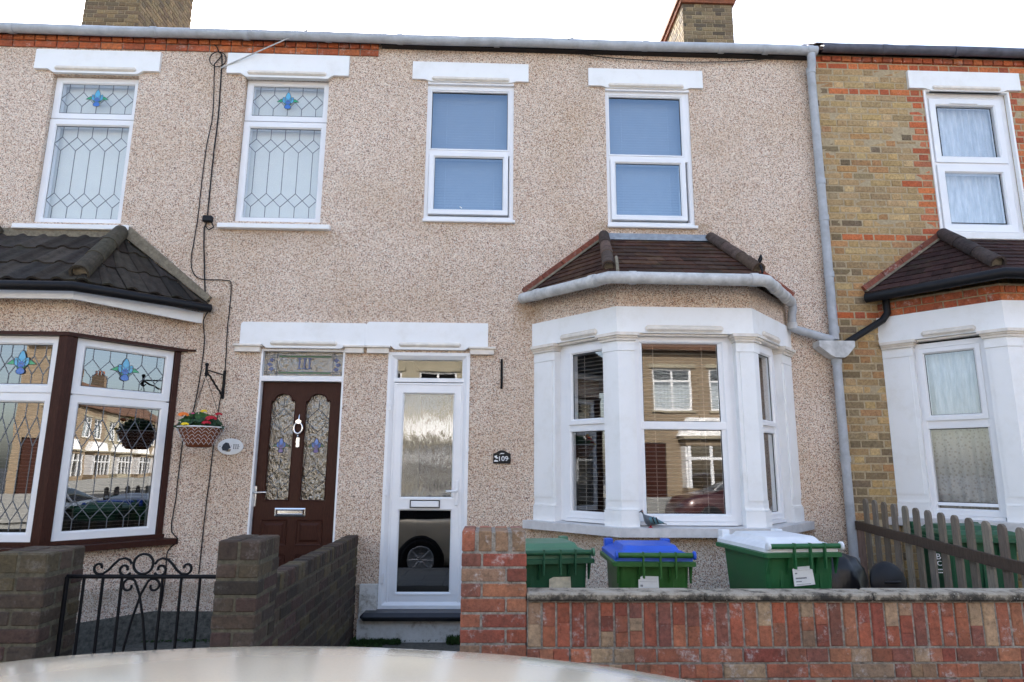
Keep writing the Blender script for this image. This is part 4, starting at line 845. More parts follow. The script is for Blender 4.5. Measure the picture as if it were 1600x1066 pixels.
for i in range(4): mb.bbox(-.139+i*.0885,-.139+i*.0885+.068,FY,FY+.215,1.076,1.18,.005,rc(RED2,.15)); 
for i in range(4): mb.bbox(-.139+i*.0885,-.139+i*.0885+.068,FY+.225,FY+.34,1.076,1.178,.005,rc(RED2,.15))
z=1.000
while z>-.05:
    parts=[(-.139,-.037),(-.027,.203)] if row%2==0 else [(-.139,.091),(.101,.203)]
    for (a,b) in parts: mb.bbox(a,b,FY+random.uniform(-.002,.002),FY+.1,z,z+.065,.005,rc(RED2,.15))
    for (a,b) in ([(FY+.112,FY+.34)] if row%2 else [(FY+.112,FY+.22),(FY+.23,FY+.34)]):
        mb.bbox(-.140,-.03,a,b,z,z+.065,.005,rc(RED2,.15)); mb.bbox(.095,.204,a,b,z,z+.065,.005,rc(RED2,.15))
    z-=.0752; row+=1
mb.build('brickwork',M['brick'],GP)
# old dark pillars by the iron gate
def oldpier(name,x0,x1,y0,y1,zt,label):
    E_=empty(name,label,'pier'); mb=MB(); mb.box(x0+.006,x1-.006,y0+.006,y1-.006,-.05,zt-.008); mb.build('wall_core',M['mortar_old'],E_)
    mb=MB(); z=zt-.105; n=2; w=(x1-x0)/n; d=(y1-y0)/3
    for i in range(2):
        for j in range(3): mb.bbox(x0+w*i+.003,x0+w*(i+1)-.003,y0+d*j+.002,y0+d*(j+1)-.004,z,zt+random.uniform(-.003,.003),.009,rc(OLD,.2))
    z-=.085; row=0
    while z>-.06:
        if row%2==0:
            for i in range(2): mb.bbox(x0+w*i+.004,x0+w*(i+1)-.004,y0,y0+.215,z,z+.072,.008,rc(OLD,.2))
            mb.bbox(x0,x1,y0+.227,y1,z,z+.072,.008,rc(OLD,.2))
        else:
            mb.bbox(x0,x1,y0,y0+.10,z,z+.072,.008,rc(OLD,.2))
            for i in range(2): mb.bbox(x0+w*i+.004,x0+w*(i+1)-.004,y0+.112,y1,z,z+.072,.008,rc(OLD,.2))
        z-=.083; row+=1
    mb.build('brickwork',M['brick_old'],E_); return E_
oldpier('brick_pillar',-1.41,-1.185,FY,FY+.335,1.128,'dark mossy brick pillar right of the black iron gate, at the end of the sloping wall')
oldpier('brick_pillar',-2.56,-2.262,FY,FY+.33,1.062,'dark mossy brick pillar left of the black iron gate')
E_=empty('garden_wall','low dark brick garden wall running left from the gate pillar','wall'); mb=MB(); mb.box(-7.5,-2.566,FY+.01,FY+.2,-.05,.83); mb.build('wall_core',M['mortar_old'],E_)
mb=MB(FW); courses(mb,-7.5,-2.566,0,.84,OLD,.0,.05,H=.072,off=.11); mb.build('brickwork',M['brick_old'],E_)
# party wall between the two front gardens
PW=empty('dividing_wall','dark old single-brick wall running from the gate pillar back to the white doorway','wall')
mb=MB(); mb.box(-1.295,-1.20,FY+.345,-.01,-.05,.885); mb.build('wall_core',M['mortar_old'],PW)
mb=MB(); y=FY+.342
while y<-.03: mb.bbox(-1.302,-1.193,y,min(y+.068,-.003),.80,.90+random.uniform(-.003,.004),.008,rc(OLD,.22)); y+=.075
z=.717; row=0
while z>-.06:
    y=FY+.342-(.11 if row%2 else 0)
    while y<-.03: mb.bbox(-1.302,-1.194+random.uniform(-.002,.002),max(y,FY+.342),min(y+.215,-.003),z,z+.070,.007,rc(OLD,.22)); y+=.226
    z-=.081; row+=1
mb.build('brickwork',M['brick_old'],PW)
mb=MB(); random.seed(3)
def mossrow(x0,x1,y0,y1,nn,h):
    for i in range(nn):
        x=random.uniform(x0,x1); y=random.uniform(y0,y1); s_=random.uniform(.006,.016); hh=random.uniform(.3,1)*h
        for k in range(3):
            a=random.uniform(0,6.28); mb.add([(x,y,0),(x+s_*math.cos(a),y+s_*math.sin(a),hh*.6),(x+s_*1.4*math.cos(a+.7),y+s_*1.4*math.sin(a+.7),hh)],[(0,1,2)])
mossrow(-1.18,-.75,-.20,-.02,900,.05); mossrow(-.9,-.1,-.10,-.02,450,.035); mossrow(-1.19,-.9,-.5,-.1,500,.03); mossrow(-.35,-.1,-.20,-.05,500,.08); mossrow(-1.19,-1.1,-2.2,-.3,600,.02); mossrow(-3.4,-1.4,-.10,-.03,400,.02)
tag(mb.build('moss',M['moss'],recalc=False),'green moss and small weeds along the foot of the doorstep','moss',kind='stuff')
# air brick box and grille by the left bay
mb=MB(splay(BAY1[2],BAY1[3])); 
for i in range(5):
    for j in range(5): mb.box(.10+i*.036,.128+i*.036,.03+j*.032,.05+j*.032,.0,.02)
mb.box(.085,.29,.01,.20,.012,.016); mb.build('air_brick',M['brick'],H1)
for p in bpy.data.meshes[-1:] : pass

# ================================================================ iron gate
G=empty('iron_gate','low black wrought iron gate with scrolls, between two dark brick pillars','gate',loc=(-1.86,-2.52,0))
def gl(mb,pts,r=.007): mb.tube([(p[0],0,p[1]) for p in pts],r,6)
mb=MB(); mb.tube([(-.40,0,.92),(.445,0,.92)],.011,8); mb.tube([(-.40,0,.10),(.445,0,.10)],.011,8)
for x in (-.40,.445): mb.tube([(x,0,.06),(x,0,.92)],.012,8)
mb.build('gate_frame',M['iron'],G,recalc=False)
for x in (-.31,-.21,-.11,.105,.205,.305):
    mb=MB(); mb.tube([(x,0,.10),(x,0,.915)],.008,8); mb.build('upright_bar',M['iron'],G,recalc=False)
def spiral(cx,cz,r0,r1,a0,a1,n=18): return [(cx+(r0+(r1-r0)*i/n)*math.cos(R(a0+(a1-a0)*i/n)),cz+(r0+(r1-r0)*i/n)*math.sin(R(a0+(a1-a0)*i/n))) for i in range(n+1)]
mb=MB(); gl(mb,arc(-.005,.985,.052,0,360,28)); mb.build('circle',M['iron'],G,recalc=False)
for s in (-1,1):
    mb=MB(); p=spiral(.10,.965,.018,.036,-60-180,90-360-20,16)[::1]
    pts=spiral(.095,.957,.012,.036,200,-150,20)
    top=[(.062,.985),(.075,1.005),(.10,1.015),(.13,1.008),(.155,.985),(.18,.955),(.21,.933)]
    end=spiral(.232,.965,.034,.012,-110,190,18)
    gl(mb,[(s*x-.005,z) for x,z in pts]); gl(mb,[(s*x-.005,z) for x,z in top+end]); 
    mb.build('scroll',M['iron'],G,recalc=False)
    mb=MB(); lo=spiral(.062,.865,.014,.044,330,-0+0,1)[:0]+spiral(.066,.872,.014,.040,-200,140,20)
    gl(mb,[(s*x-.005,z) for x,z in lo]+[(s*.018-.005,.862),(s*.004-.005,.83),(-s*.03-.005,.70),(-s*.075-.005,.45),(-s*.115-.005,.20),(-s*.13-.005,.10)],.0065); mb.build('scroll',M['iron'],G,recalc=False)

# ================================================================ picket fence
PF=empty('picket_fence','weathered wooden picket fence with rounded tops and dark rails, before the yellow brick house','fence')
fb=(Vector((3.45,0,0)),Vector((3.25-3.45,-2.6,0)).normalized(),Vector((0,0,1)),Vector((-2.6,.2,0)).normalized())
i=0
while .267+.163*i<2.55:
    u=.267+.163*i; zt=1.268-.0475*(u-.2); w_=.036; lean=random.uniform(-.006,.006)
    mb=MB(fb); poly=[(u-w_,.05),(u+w_,.05)]+[(u+lean+w_*math.cos(math.pi*k/10),zt-w_+w_*math.sin(math.pi*k/10)) for k in range(11)]
    c=rc([(.19,.155,.125),(.22,.185,.15),(.16,.13,.10)],.15); mb.prism(poly,-.012,.006,c); mb.build('picket',M['wood'],PF); i+=1
for (a,b) in ((1.055,.955),(.36,.26)):
    mb=MB(fb); p=[(.06,a-.074),(2.56,b-.074),(2.56,b),(.06,a)]; mb.prism(p,.007,.036,(.080,.055,.040)); mb.build('rail',M['wood'],PF)
mb=MB(fb); mb.bbox(.02,.10,.0,1.03,-.05,.03,.005,(.20,.13,.10)); mb.build('post',M['wood'],PF); mb=MB(fb); mb.bbox(2.50,2.58,.0,1.06,-.07,-.014,.005,(.20,.16,.12)); mb.build('post',M['wood'],PF)

# ================================================================ wheelie bins
def loft(mb, rings, col=(1,1,1), sm=False, caps=True):
    k=len(rings[0]); vs=[p for r in rings for p in r]; mb.add(vs,[(i*k+j,i*k+(j+1)%k,(i+1)*k+(j+1)%k,(i+1)*k+j) for i in range(len(rings)-1) for j in range(k)],col,0,sm)
    if caps: mb.add(rings[0],[tuple(range(k))[::-1]],col); mb.add(rings[-1],[tuple(range(k))],col)
def rrect(x0,x1,y0,y1,z,r=.03,n=3):
    o=[]
    for (cx,cy,a0) in ((x1-r,y1-r,0),(x0+r,y1-r,90),(x0+r,y0+r,180),(x1-r,y0+r,270)):
        for i in range(n+1): a=R(a0+90*i/n); o.append((cx+r*math.cos(a),cy+r*math.sin(a),z))
    return o
def bin_(loc,rot,w,d,h,body,lid,label,cat='wheelie bin',bar=True,group='wheelie bins behind the garden wall'):
    B=empty('wheelie_bin',label,cat,group,loc); B.rotation_euler=(0,0,R(rot)); hw=w/2
    mb=MB(); loft(mb,[rrect(-hw*.80,hw*.80,.10,d*.86,.04),rrect(-hw*.86,hw*.86,.075,d*.90,h*.45),rrect(-hw*.93,hw*.93,.04,d*.97,h-.10),rrect(-hw*.94,hw*.94,.035,d*.98,h-.06)])
    for x in (-hw*.55,0,hw*.55): mb.box(x-.012,x+.012,.045,.058,.3,h-.1)
    b=mb.build('bin_body',M[body],B)
    mb=MB(); loft(mb,[rrect(-hw,hw,.0,d+.03,h-.085,.025),rrect(-hw-.022,hw+.022,-.012,d+.04,h-.082,.028),rrect(-hw-.022,hw+.022,-.012,d+.04,h-.058,.028),rrect(-hw+.0,hw-.0,.01,d+.02,h-.050,.028)]); 
    mb.build('rim',M[body],B)
    for x in (-hw+.012,-hw*.40,hw*.40,hw-.012):
        mb=MB(); mb.add([(x-.006,.0,h-.084),(x+.006,.0,h-.084),(x+.006,.04,h-.19),(x-.006,.04,h-.19),(x-.006,.05,h-.084),(x+.006,.05,h-.084)],[(0,1,2,3),(0,3,4),(1,5,2)]); mb.build('rib',M[body],B)
    mb=MB(); H_=h-.010
    loft(mb,[rrect(-hw+.0,hw-.0,.012,d+.035,H_-.05,.02),rrect(-hw-.006,hw+.006,.006,d+.04,H_-.045,.025),rrect(-hw-.006,hw+.006,.008,d+.04,H_-.018,.025),rrect(-hw+.03,hw-.03,.05,d+.01,H_+.006,.03),rrect(-hw*.80,hw*.80,.07,d-.03,H_+.012,.03)])
    loft(mb,[rrect(-hw*.78,hw*.78,.09,d-.05,H_+.010,.03),rrect(-hw*.72,hw*.72,.13,d-.09,H_+.040,.03),rrect(-hw*.70,hw*.70,.15,d-.11,H_+.043,.03)])
    mb.bbox(-hw+.01,-hw+.07,d-.03,d+.04,H_-.02,H_+.045,.006); mb.bbox(hw-.07,hw-.01,d-.03,d+.04,H_-.02,H_+.045,.006)
    mb.build('lid',M[lid],B)
    if bar:
        mb=MB(); mb.tube([(-hw+.01,-.018,h-.012),(hw-.01,-.018,h-.012)],.0165,12)
        for x in (-hw*.32,hw*.12,hw*.52): mb.box(x-.005,x+.005,-.037,-.012,h-.15,h+.008)
        mb.build('handle_bar',M[body],B)
        mb=MB(); mb.lathe([(.0,0),(.022,0),(.026,.002),(.026,.012),(.014,.014),(0,.014)],(0,0,0),14)
        for s in (-1,1):
            m=MB((Vector((s*(hw-.004),-.018,h-.012)),Vector((0,1,0)),Vector((0,0,1)),Vector((s,0,0)))); m.lathe([(.012,0),(.027,0),(.027,.014),(.013,.014)],(0,0,0),14); m.build('bar_end',M[lid],B)
    for s in (-1,1):
        m=MB((Vector((s*(hw*.80),.10,.10)),Vector((0,1,0)),Vector((0,0,1)),Vector((s,0,0)))); m.lathe([(.0,0),(.1,0),(.1,.05),(.03,.055),(0,.055)],(0,0,0),18); m.build('wheel',M['black'],B)
    return B
def binlabel(B,x,z,w,h,y,mat='paper',tilt=0,lines=True,sl=0.):
    t=R(tilt); bs=(Vector((x,y,z)),Vector((math.cos(t),0,math.sin(t))),Vector((-math.sin(t)*.99,sl,math.cos(t))),Vector((0,-1,0)))
    m=MB(bs); m.prism([(-w/2,-h/2),(w/2,-h/2+.002),(w/2-.003,h/2),(-w*.28,h/2),(-w/2+.004,h/2-.012)],0,.0015); o=m.build('address_label',M[mat],B)
    if lines:
        m=MB(bs); m.box(-w*.42,w*.40,h*.30,h*.305,.0016,.002); 
        for (a,b,zz,hh) in ((-.38,-.28,.16,.012),(-.38,.12,-.10,.012),(-.38,-.15,-.27,.008),(-.38,.3,-.42,.004)):
            xx=a*w
            while xx<b*w: m.box(xx,xx+.0035,zz*h-hh*h*3,zz*h+hh*h*3,.0016,.0021); xx+=.0055
        m.build('printed_lines',M['ink'],o)
b1_=bin_((.435,-1.86,0),9,.50,.56,.985,'bin_dark','bin_lid','all-green wheelie bin with a faded green lid beside the red brick pier')
binlabel(b1_,.04,.755,.15,.12,.028,'paper_old',0,False,.09)
b2_=bin_((1.06,-1.98,0),-1,.49,.56,.985,'bin_olive','bin_blue','green wheelie bin with a bright blue lid, the middle one of the three')
binlabel(b2_,-.04,.755,.135,.17,.026,'paper',-1,True,.09)
b3_=bin_((2.02,-1.99,0),7,.50,.66,1.045,'bin_green','bin_white','large green wheelie bin with a white lid, nearest the picket fence')
binlabel(b3_,.0,.845,.145,.115,.026,'paper',3,True,.09)
b4_=bin_((3.80,-1.22,0),-3,.58,.50,1.06,'bin_dark','bin_dark','dark green wheelie bin with white lettering standing behind the picket fence',bar=False)
bt=(Vector((0,.038,0)),Vector((1,0,0)),Vector((0,.05,1)).normalized(),Vector((0,-1,0)))
text('council_lettering','BEXLEY',.24,.042,bt,-.22,.865,-.0,M['paint_white'],b4_)
text('council_lettering','COUNCIL',.24,.036,bt,-.22,.815,.0,M['paint_white'],b4_)
m=MB(bt); 
for k in range(2):
    x=-.34
    while x<-.10: m.box(x,x+.008,.765-k*.022,.773-k*.022,0,.003); x+=.012
m.build('small_print',M['paint_white'],b4_)
text('painted_number','7',.045,.08,bt,-.20,.655,.004,M['paint_white'],b4_)
# black rubbish sack and round dustbin lid
mb=MB(); random.seed(5); rings=[]
for i in range(14):
    f=i/13; r=[.16,.20,.22,.23,.235,.235,.23,.225,.22,.215,.20,.18,.14,.06][i]; z=.02+min(f*1.05,1)*.93
    rings.append([(r*(1+.10*math.sin(5*a+i*.8)+random.uniform(-.05,.05))*math.cos(a),r*.8*(1+.10*math.sin(7*a+i)+random.uniform(-.05,.05))*math.sin(a),z) for a in [2*math.pi*k/26 for k in range(26)]])
loft(mb,rings,sm=True); o=tag(mb.build('rubbish_sack',NT("bin_liner").base((.012,.012,.014)).rough(.28).m,loc=None),'crumpled black plastic sack squeezed beside the white-lidded bin','rubbish sack'); o.location=(2.40,-1.62,0)
DL=empty('dustbin_lid','round dark grey plastic lid leaning upright against the picket fence','dustbin lid',loc=(2.60,-1.92,.80))
DL.rotation_euler=(R(80),0,R(8)); m=MB(); m.lathe([(.0,.03),(.09,.028),(.115,.012),(.128,.0),(.132,-.012),(.12,-.012),(.0,-.010)],(0,0,0),30); m.build('lid_disc',M['black'],DL)
m=MB(); m.tube([(-.05,0,.028),(-.04,0,.05),(.04,0,.05),(.05,0,.028)],.008,8); m.build('handle',M['black'],DL)
m=MB(); m.box(2.44,2.78,-1.90,-1.66,-.0,.62); 
cr=MB(); loft(cr,[rrect(-.17,.17,-.12,.12,0.0),rrect(-.20,.20,-.14,.14,.55),rrect(-.215,.215,-.155,.155,.56),rrect(-.215,.215,-.155,.155,.60)]); cro=cr.build('storage_tub',M['black']); cro.location=(2.70,-1.95,0); tag(cro,'black plastic tub under the round dark lid beside the picket fence','tub')

# ================================================================ things on the facade
# hanging basket + bracket
BR=empty('basket_bracket','black twisted iron bracket fixed to the pebbledash above the hanging basket','bracket',loc=(-2.54,0,0))
m=MB(); m.box(-.012,.012,-.012,-.0,2.14,2.41); m.build('wall_plate',M['iron'],BR)
m=MB(); m.tube([(0,-.01,2.365),(0,-.41,2.358)],.007,8); m.tube([(0,-.41,2.30),(0,-.41,2.40)],[.012,.012],8); m.blob((0,-.41,2.405),.018,.018,.018); m.tube([(0,-.41,2.358),(0,-.43,2.32),(0,-.40,2.30),(0,-.38,2.32)],.007,8); m.build('arm',M['iron'],BR)
m=MB(); pts=[(0,-.40+.385*i/20,2.345-.175*i/20) for i in range(21)]; m.tube([(p[0]+.004*math.cos(i*1.6),p[1],p[2]+.004*math.sin(i*1.6)) for i,p in enumerate(pts)],.009,6); m.build('brace',M['iron'],BR)
HBK=empty('hanging_basket','terracotta hanging basket with white zigzag pattern and red, orange and yellow begonias','hanging basket',loc=(-2.545,-.40,1.845))
m=MB(); m.lathe([(0,-.172),(.085,-.172),(.10,-.165),(.12,-.13),(.155,-.07),(.183,-.01),(.19,.0),(.18,.0),(.15,-.06),(0,-.07)],(0,0,0),36); pot=m.build('basket',M['terracotta'],HBK)
m=MB()
for (r,zz,n_) in ((.186,-.012,20),(.172,-.040,20),(.155,-.070,20),(.138,-.100,20),(.121,-.130,18)):
    for k in range(n_):
        a=2*math.pi*(k+.5)/n_; da=2*math.pi/n_*.46
        m.tube([((r+.003)*math.cos(a+s*da),(r+.003)*math.sin(a+s*da),zz+dz) for s,dz in ((-1,.004),(-.5,-.006),(0,-.022),(.5,-.006),(1,.004))],.0017,4,cap=False)
m.tube([(.190*math.cos(2*math.pi*k/36),.190*math.sin(2*math.pi*k/36),.001) for k in range(37)],.006,6); m.build('zigzag_pattern',M['white'],pot,recalc=False)
m=MB()
for k in range(3):
    a=2*math.pi*k/3+.5; m.tube([(.185*math.cos(a),.185*math.sin(a),0),(.0,.0,.46)],.0022,4)
m.build('chain',M['iron'],HBK,recalc=False)
random.seed(11)
def leaves(mb,cx,cy,cz,rx,ry,rz,n,s):
    for i in range(n):
        th=random.uniform(0,6.28); ph=random.uniform(-.2,1); rr=random.uniform(.55,1)
        c=Vector((cx+rx*rr*math.cos(th)*math.cos(ph*1.4),cy+ry*rr*math.sin(th)*math.cos(ph*1.4),cz+rz*rr*math.sin(ph*1.4))); nrm=Vector((math.cos(th)*.5,math.sin(th)*.5-.3,.7)).normalized(); u=nrm.cross(Vector((random.uniform(-1,1),random.uniform(-1,1),.3))).normalized(); v=nrm.cross(u); q=s*random.uniform(.6,1.2)
        k=7; pts=[c+(u*math.cos(2*math.pi*j/k)*q+v*math.sin(2*math.pi*j/k)*q*.75)+nrm*(.25*q*math.cos(4*math.pi*j/k)) for j in range(k)]
        mb.add([c-nrm*q*.2]+pts,[(0,j+1,(j+1)%k+1) for j in range(k)])
m=MB(); leaves(m,-.02,0,.03,.18,.16,.10,260,.026); m.build('foliage',M['leaf'],HBK,recalc=False)
m=MB(); leaves(m,.0,-.02,.01,.20,.17,.08,220,.026); m.build('foliage',M['leaf_dark'],HBK,recalc=False)
def bloom(nm,c,r,mat,n=16,per=None):
    m=MB()
    for i in range(n):
        a=i*2.4; t_=i/n; rr=r*math.sqrt(t_); cc=Vector(c)+Vector((rr*math.cos(a),rr*math.sin(a)*.8,r*.5*(1-t_))); d=Vector((math.cos(a)*t_,math.sin(a)*t_-.3,1-t_*.6)).normalized(); u=d.cross(Vector((0.1,0,1)) if abs(d.z)<.9 else Vector((1,0,0))).normalized(); v=d.cross(u); q=r*.42
        m.add([cc+(u*math.cos(2*math.pi*j/6)+v*math.sin(2*math.pi*j/6))*q for j in range(6)],[tuple(range(6))])
    return m.build(nm,M[mat],HBK,recalc=False)
bloom('flower',(-.11,-.12,.10),.042,'orange'); bloom('flower',(.05,-.09,.135),.026,'yellow'); bloom('flower',(-.055,-.19,.015),.030,'yellow'); bloom('flower',(-.035,-.10,.115),.014,'pink')
bloom('flower',(.13,-.12,.07),.045,'red'); bloom('flower',(.175,-.08,.11),.03,'red'); bloom('flower',(.11,-.16,.03),.035,'red')
# number plates
P9=empty('number_plaque','small black arched plaque reading 109 on the pebbledash beside the white door','house sign',loc=(.118,0,0)); bp_=(Vector((0,0,0)),Vector((1,0,0)),Vector((0,0,1)),Vector((0,-1,0)))
poly=[(-.083,1.555),(.083,1.555),(.083,1.648)]+[(.083-.166*k/14,1.648+.032*math.sin(math.pi*k/14)**1.6) for k in range(1,14)]+[(-.083,1.648)]
m=MB(bp_); m.prism(poly,0.003,.014); m.build('plaque',M['black'],P9)
text('house_number','109',.086,.046,bp_,.016,1.602,.0145,M['paint_white'],P9,.0015,.012)
m=MB(bp_); m.prism([(-.072,1.625),(-.045,1.633),(-.048,1.618),(-.030,1.606),(-.050,1.600),(-.068,1.612)],.0145,.016); m.prism([(-.074,1.573),(-.035,1.573),(-.040,1.585),(-.062,1.590),(-.074,1.583)],.0145,.016); m.prism([(-.028,1.640),(-.005,1.655),(.025,1.652),(.018,1.645),(-.005,1.645)],.0145,.016); m.prism([(.062,1.598),(.070,1.600),(.066,1.604),(.060,1.602)],.0145,.016); m.build('emblem',M['paint_white'],P9)
P1=empty('number_plaque','white oval plaque reading 111 with a small dark animal, under the hanging basket','house sign',loc=(-2.423,0,0))
m=MB((Vector((0,0,1.693)),Vector((1,0,0)),Vector((0,0,1)),Vector((0,-1,0)))); m.prism([(.119*math.cos(2*math.pi*k/40),.076*math.sin(2*math.pi*k/40)) for k in range(40)],.003,.012,sm=False); m.prism([(.111*math.cos(2*math.pi*k/40),.069*math.sin(2*math.pi*k/40)) for k in range(40)],.012,.015); m.build('plaque',M['white'],P1)
b11=(Vector((0,0,1.693)),Vector((1,0,0)),Vector((0,0,1)),Vector((0,-1,0))); m=MB(b11)
for i in range(3): x=.034+i*.019; m.box(x-.0028,x+.0028,-.021,.021,.0151,.0165); m.box(x-.007,x+.007,.018,.021,.0151,.0167); m.box(x-.007,x+.007,-.021,-.018,.0151,.0167)
m.box(.080,.086,-.002,.002,.0151,.0165); m.box(.008,.013,.004,.009,.0151,.0165); m.box(-.098,-.090,-.002,.005,.0151,.0165); m.build('house_number',M['ink'],P1)
m=MB(b11); m.prism([(-.068,-.035),(-.02,-.042),(-.012,-.02),(.006,-.012),(-.006,.012),(-.018,.034),(-.045,.038),(-.066,.02),(-.078,-.01)],.0151,.0166); m.build('animal_picture',simple('slate_blue_paint',(.05,.06,.08),.5,.5,60),P1)
m=MB(b11); m.prism([(-.05,-.050),(.0,-.046),(.012,-.026),(-.014,-.022),(-.02,-.040)],.0151,.0164); m.build('animal_picture',simple('tan_paint',(.36,.28,.18),.6,.3,60),P1)
m=MB(facade(0)); m.bbox(.097,.119,2.262,2.556,.0,.022,.005); tag(m.build('wall_bracket',M['iron']),'narrow black upright metal strip fixed to the wall between door and bay','bracket')
# cables
def cable(pts,r,label,y=-.012,nm='cable',mat='black'):
    P=[Vector((a,y,b)) for a,b in pts]; out=[]
    for i in range(len(P)-1):
        p0=P[max(i-1,0)];p1=P[i];p2=P[i+1];p3=P[min(i+2,len(P)-1)]
        for k in range(6):
            t=k/6; out.append(.5*((2*p1)+(p2-p0)*t+(2*p0-5*p1+4*p2-p3)*t*t+(3*p1-3*p2+p3-p0)*t**3)+Vector((random.uniform(-.002,.002),0,0)))
    out.append(P[-1]); m=MB(); m.tube(out,r*.75,6); return tag(m.build(nm,M[mat],recalc=False),label,'cable')
cable([(-2.868,5.761),(-2.92,5.677),(-2.936,5.632),(-2.915,5.35),(-2.902,5.032),(-2.931,4.724),(-2.942,4.25),(-2.943,3.949),(-2.965,3.541),(-2.939,3.391),(-2.85,3.314),(-2.62,3.305),(-2.552,3.241),(-2.55,2.805),(-2.537,2.386),(-2.565,2.032),(-2.58,1.627),(-2.596,1.118),(-2.605,.559)],.0065,'thin black cable that jogs right beside the dark bay roof and passes the basket')
cable([(-2.985,5.90),(-2.93,5.85),(-2.906,5.80),(-2.864,5.70),(-2.844,5.135),(-2.85,4.571),(-2.849,3.958),(-2.867,3.816),(-2.836,3.497),(-2.793,3.172),(-2.746,3.09)],.009,'thicker black cable running down from the gutter through the small junction box',y=-.016)
cable([(-2.746,3.00),(-2.787,2.89),(-2.757,2.676),(-2.769,2.298),(-2.797,2.03),(-2.864,1.755),(-2.875,1.242),(-2.887,.949),(-2.818,.85),(-2.898,.751),(-2.897,.531),(-2.909,.27)],.0065,'thin black cable below the left bay gutter, nearest the brown window frame')
cable([(-2.92+.085*math.cos(R(a))+.02,5.70+.085*math.sin(R(a))) for a in range(0,400,30)],.0065,'loop of slack black cable beside the white lintel under the eaves',y=-.03)
cable([(.76,5.93),(.90,5.885),(1.20,5.845),(1.554,5.826),(2.0,5.815),(2.455,5.83),(2.8,5.86),(3.053,5.90)],.0065,'slack black cable sagging under the grey gutter on the right',y=-.03)
m=MB(); m.bbox(-2.885,-2.79,-.055,-.0,3.895,3.965,.012); m.tube([(-2.80,-.02,3.90),(-2.775,-.02,3.85),(-2.82,-.02,3.82),(-2.86,-.02,3.86)],.006,6); tag(m.build('junction_box',M['black']),'small black junction box on the cable between the two leaded windows','junction box')
def wire(a,b,r,label,sag=.1,mat='gutter_pale'):
    a=Vector(a);b=Vector(b); m=MB(); m.tube([a+(b-a)*(i/24)-Vector((0,0,sag*4*(i/24)*(1-i/24))) for i in range(25)],r,5); return tag(m.build('overhead_wire',M[mat],recalc=False),label,'overhead wire')
a=Vector((-2.86,-.03,5.60)); b=Vector((-.999,-3,3.917+.0))
# the wires leave the eaves and cross the street to a pole
wire((-2.86,-.03,5.60),(15.,-2.2,13.45),.007,'pale telephone wire rising from the wall beside the left windows across the gutter',.0)
wire((.775,-.16,5.96),(2.2,3.45,8.9),.006,'thin wire rising from the gutter to the right-hand chimney',.02,'black')

# ================================================================ pigeon on the bay sill
PG=tag(bpy.data.objects.new('pigeon',None),'grey pigeon with teal barred wing sitting on the white bay window sill','pigeon'); COL.objects.link(PG); PG.location=(1.335,-.80,1.056); PG.scale=(.95,1.0,1.12)
t=NT("pigeon_feathers"); x=t.z(); t.base(t.mix(t.ramp(t.noise(60,4).outputs[0],[(.4,0),(.6,.5)]),(.075,.085,.10),(.13,.14,.16))); t.rough(.6); t.b.inputs['Sheen Weight'].default_value=.3; M['pig']=t.m
def body(mb,secs,seg=14):   # (x, z, ry, rz)
    rings=[[(x,ry*math.cos(2*math.pi*k/seg),z+rz*math.sin(2*math.pi*k/seg)) for k in range(seg)] for x,z,ry,rz in secs]; loft(mb,rings,sm=True)
m=MB(); body(m,[(.085,.020,.008,.006),(.06,.026,.022,.014),(.03,.032,.036,.026),(-.005,.036,.042,.034),(-.035,.040,.038,.036),(-.056,.048,.030,.032),(-.068,.062,.022,.024),(-.073,.078,.017,.018),(-.076,.092,.0165,.0165),(-.080,.101,.0165,.0155),(-.088,.104,.012,.011),(-.094,.103,.006,.005)]); m.build('body',M['pig'],PG)
m=MB(); m.tube([(-.090,0,.102),(-.104,0,.099),(-.110,0,.095)],[.0045,.003,.001],8); m.blob((-.094,0,.106),.004,.004,.003); m.build('beak',M['iron'],PG)
for s in (-1,1):
    m=MB(); m.blob((-.083,s*.0145,.104),.0028,.002,.0028); m.build('eye',M['orange'],PG)
    m=MB(); body(m,[(-.038,.046,.002,.010),(-.02,.044,.010,.022),(.01,.040,.012,.026),(.04,.034,.010,.021),(.07,.028,.006,.012),(.10,.023,.002,.004)]); m.v=[v+Vector((0,s*.032*(1-max(0,v.x)*6),0)) for v in m.v]
    w_=m.build('wing',simple('pigeon_wing',(.09,.20,.24),.45,.3,60),PG)
    for (xa,xb) in ((.0,.012),(.032,.044)):
        m=MB(); m.v=[]; m.add([(xa-.012,s*.0455*(1-max(0,xa)*2.2),.064),(xb-.012,s*.0455*(1-max(0,xb)*2.2),.063),(xb+.006,s*.0475*(1-max(0,xb)*2.2),.020),(xa+.006,s*.0475*(1-max(0,xa)*2.2),.020)],[(0,1,2,3)]); m.v=[v for v in m.v]; m.build('wing_bar',M['black'],w_)
    m=MB(); m.tube([(-.01,s*.014,.012),(-.012,s*.014,-.008)],.004,6); m.tube([(-.028,s*.014,-.009),(.0,s*.014,-.009)],.003,5); m.build('foot',M['red'],PG)
m=MB(); m.add([(.07,-.014,.026),(.07,.014,.026),(.125,.020,.016),(.125,-.020,.016),(.07,-.014,.018),(.07,.014,.018),(.125,.020,.012),(.125,-.020,.012)],[(0,1,2,3),(7,6,5,4),(0,4,5,1),(1,5,6,2),(2,6,7,3),(3,7,4,0)]); m.build('tail',M['black'],PG)

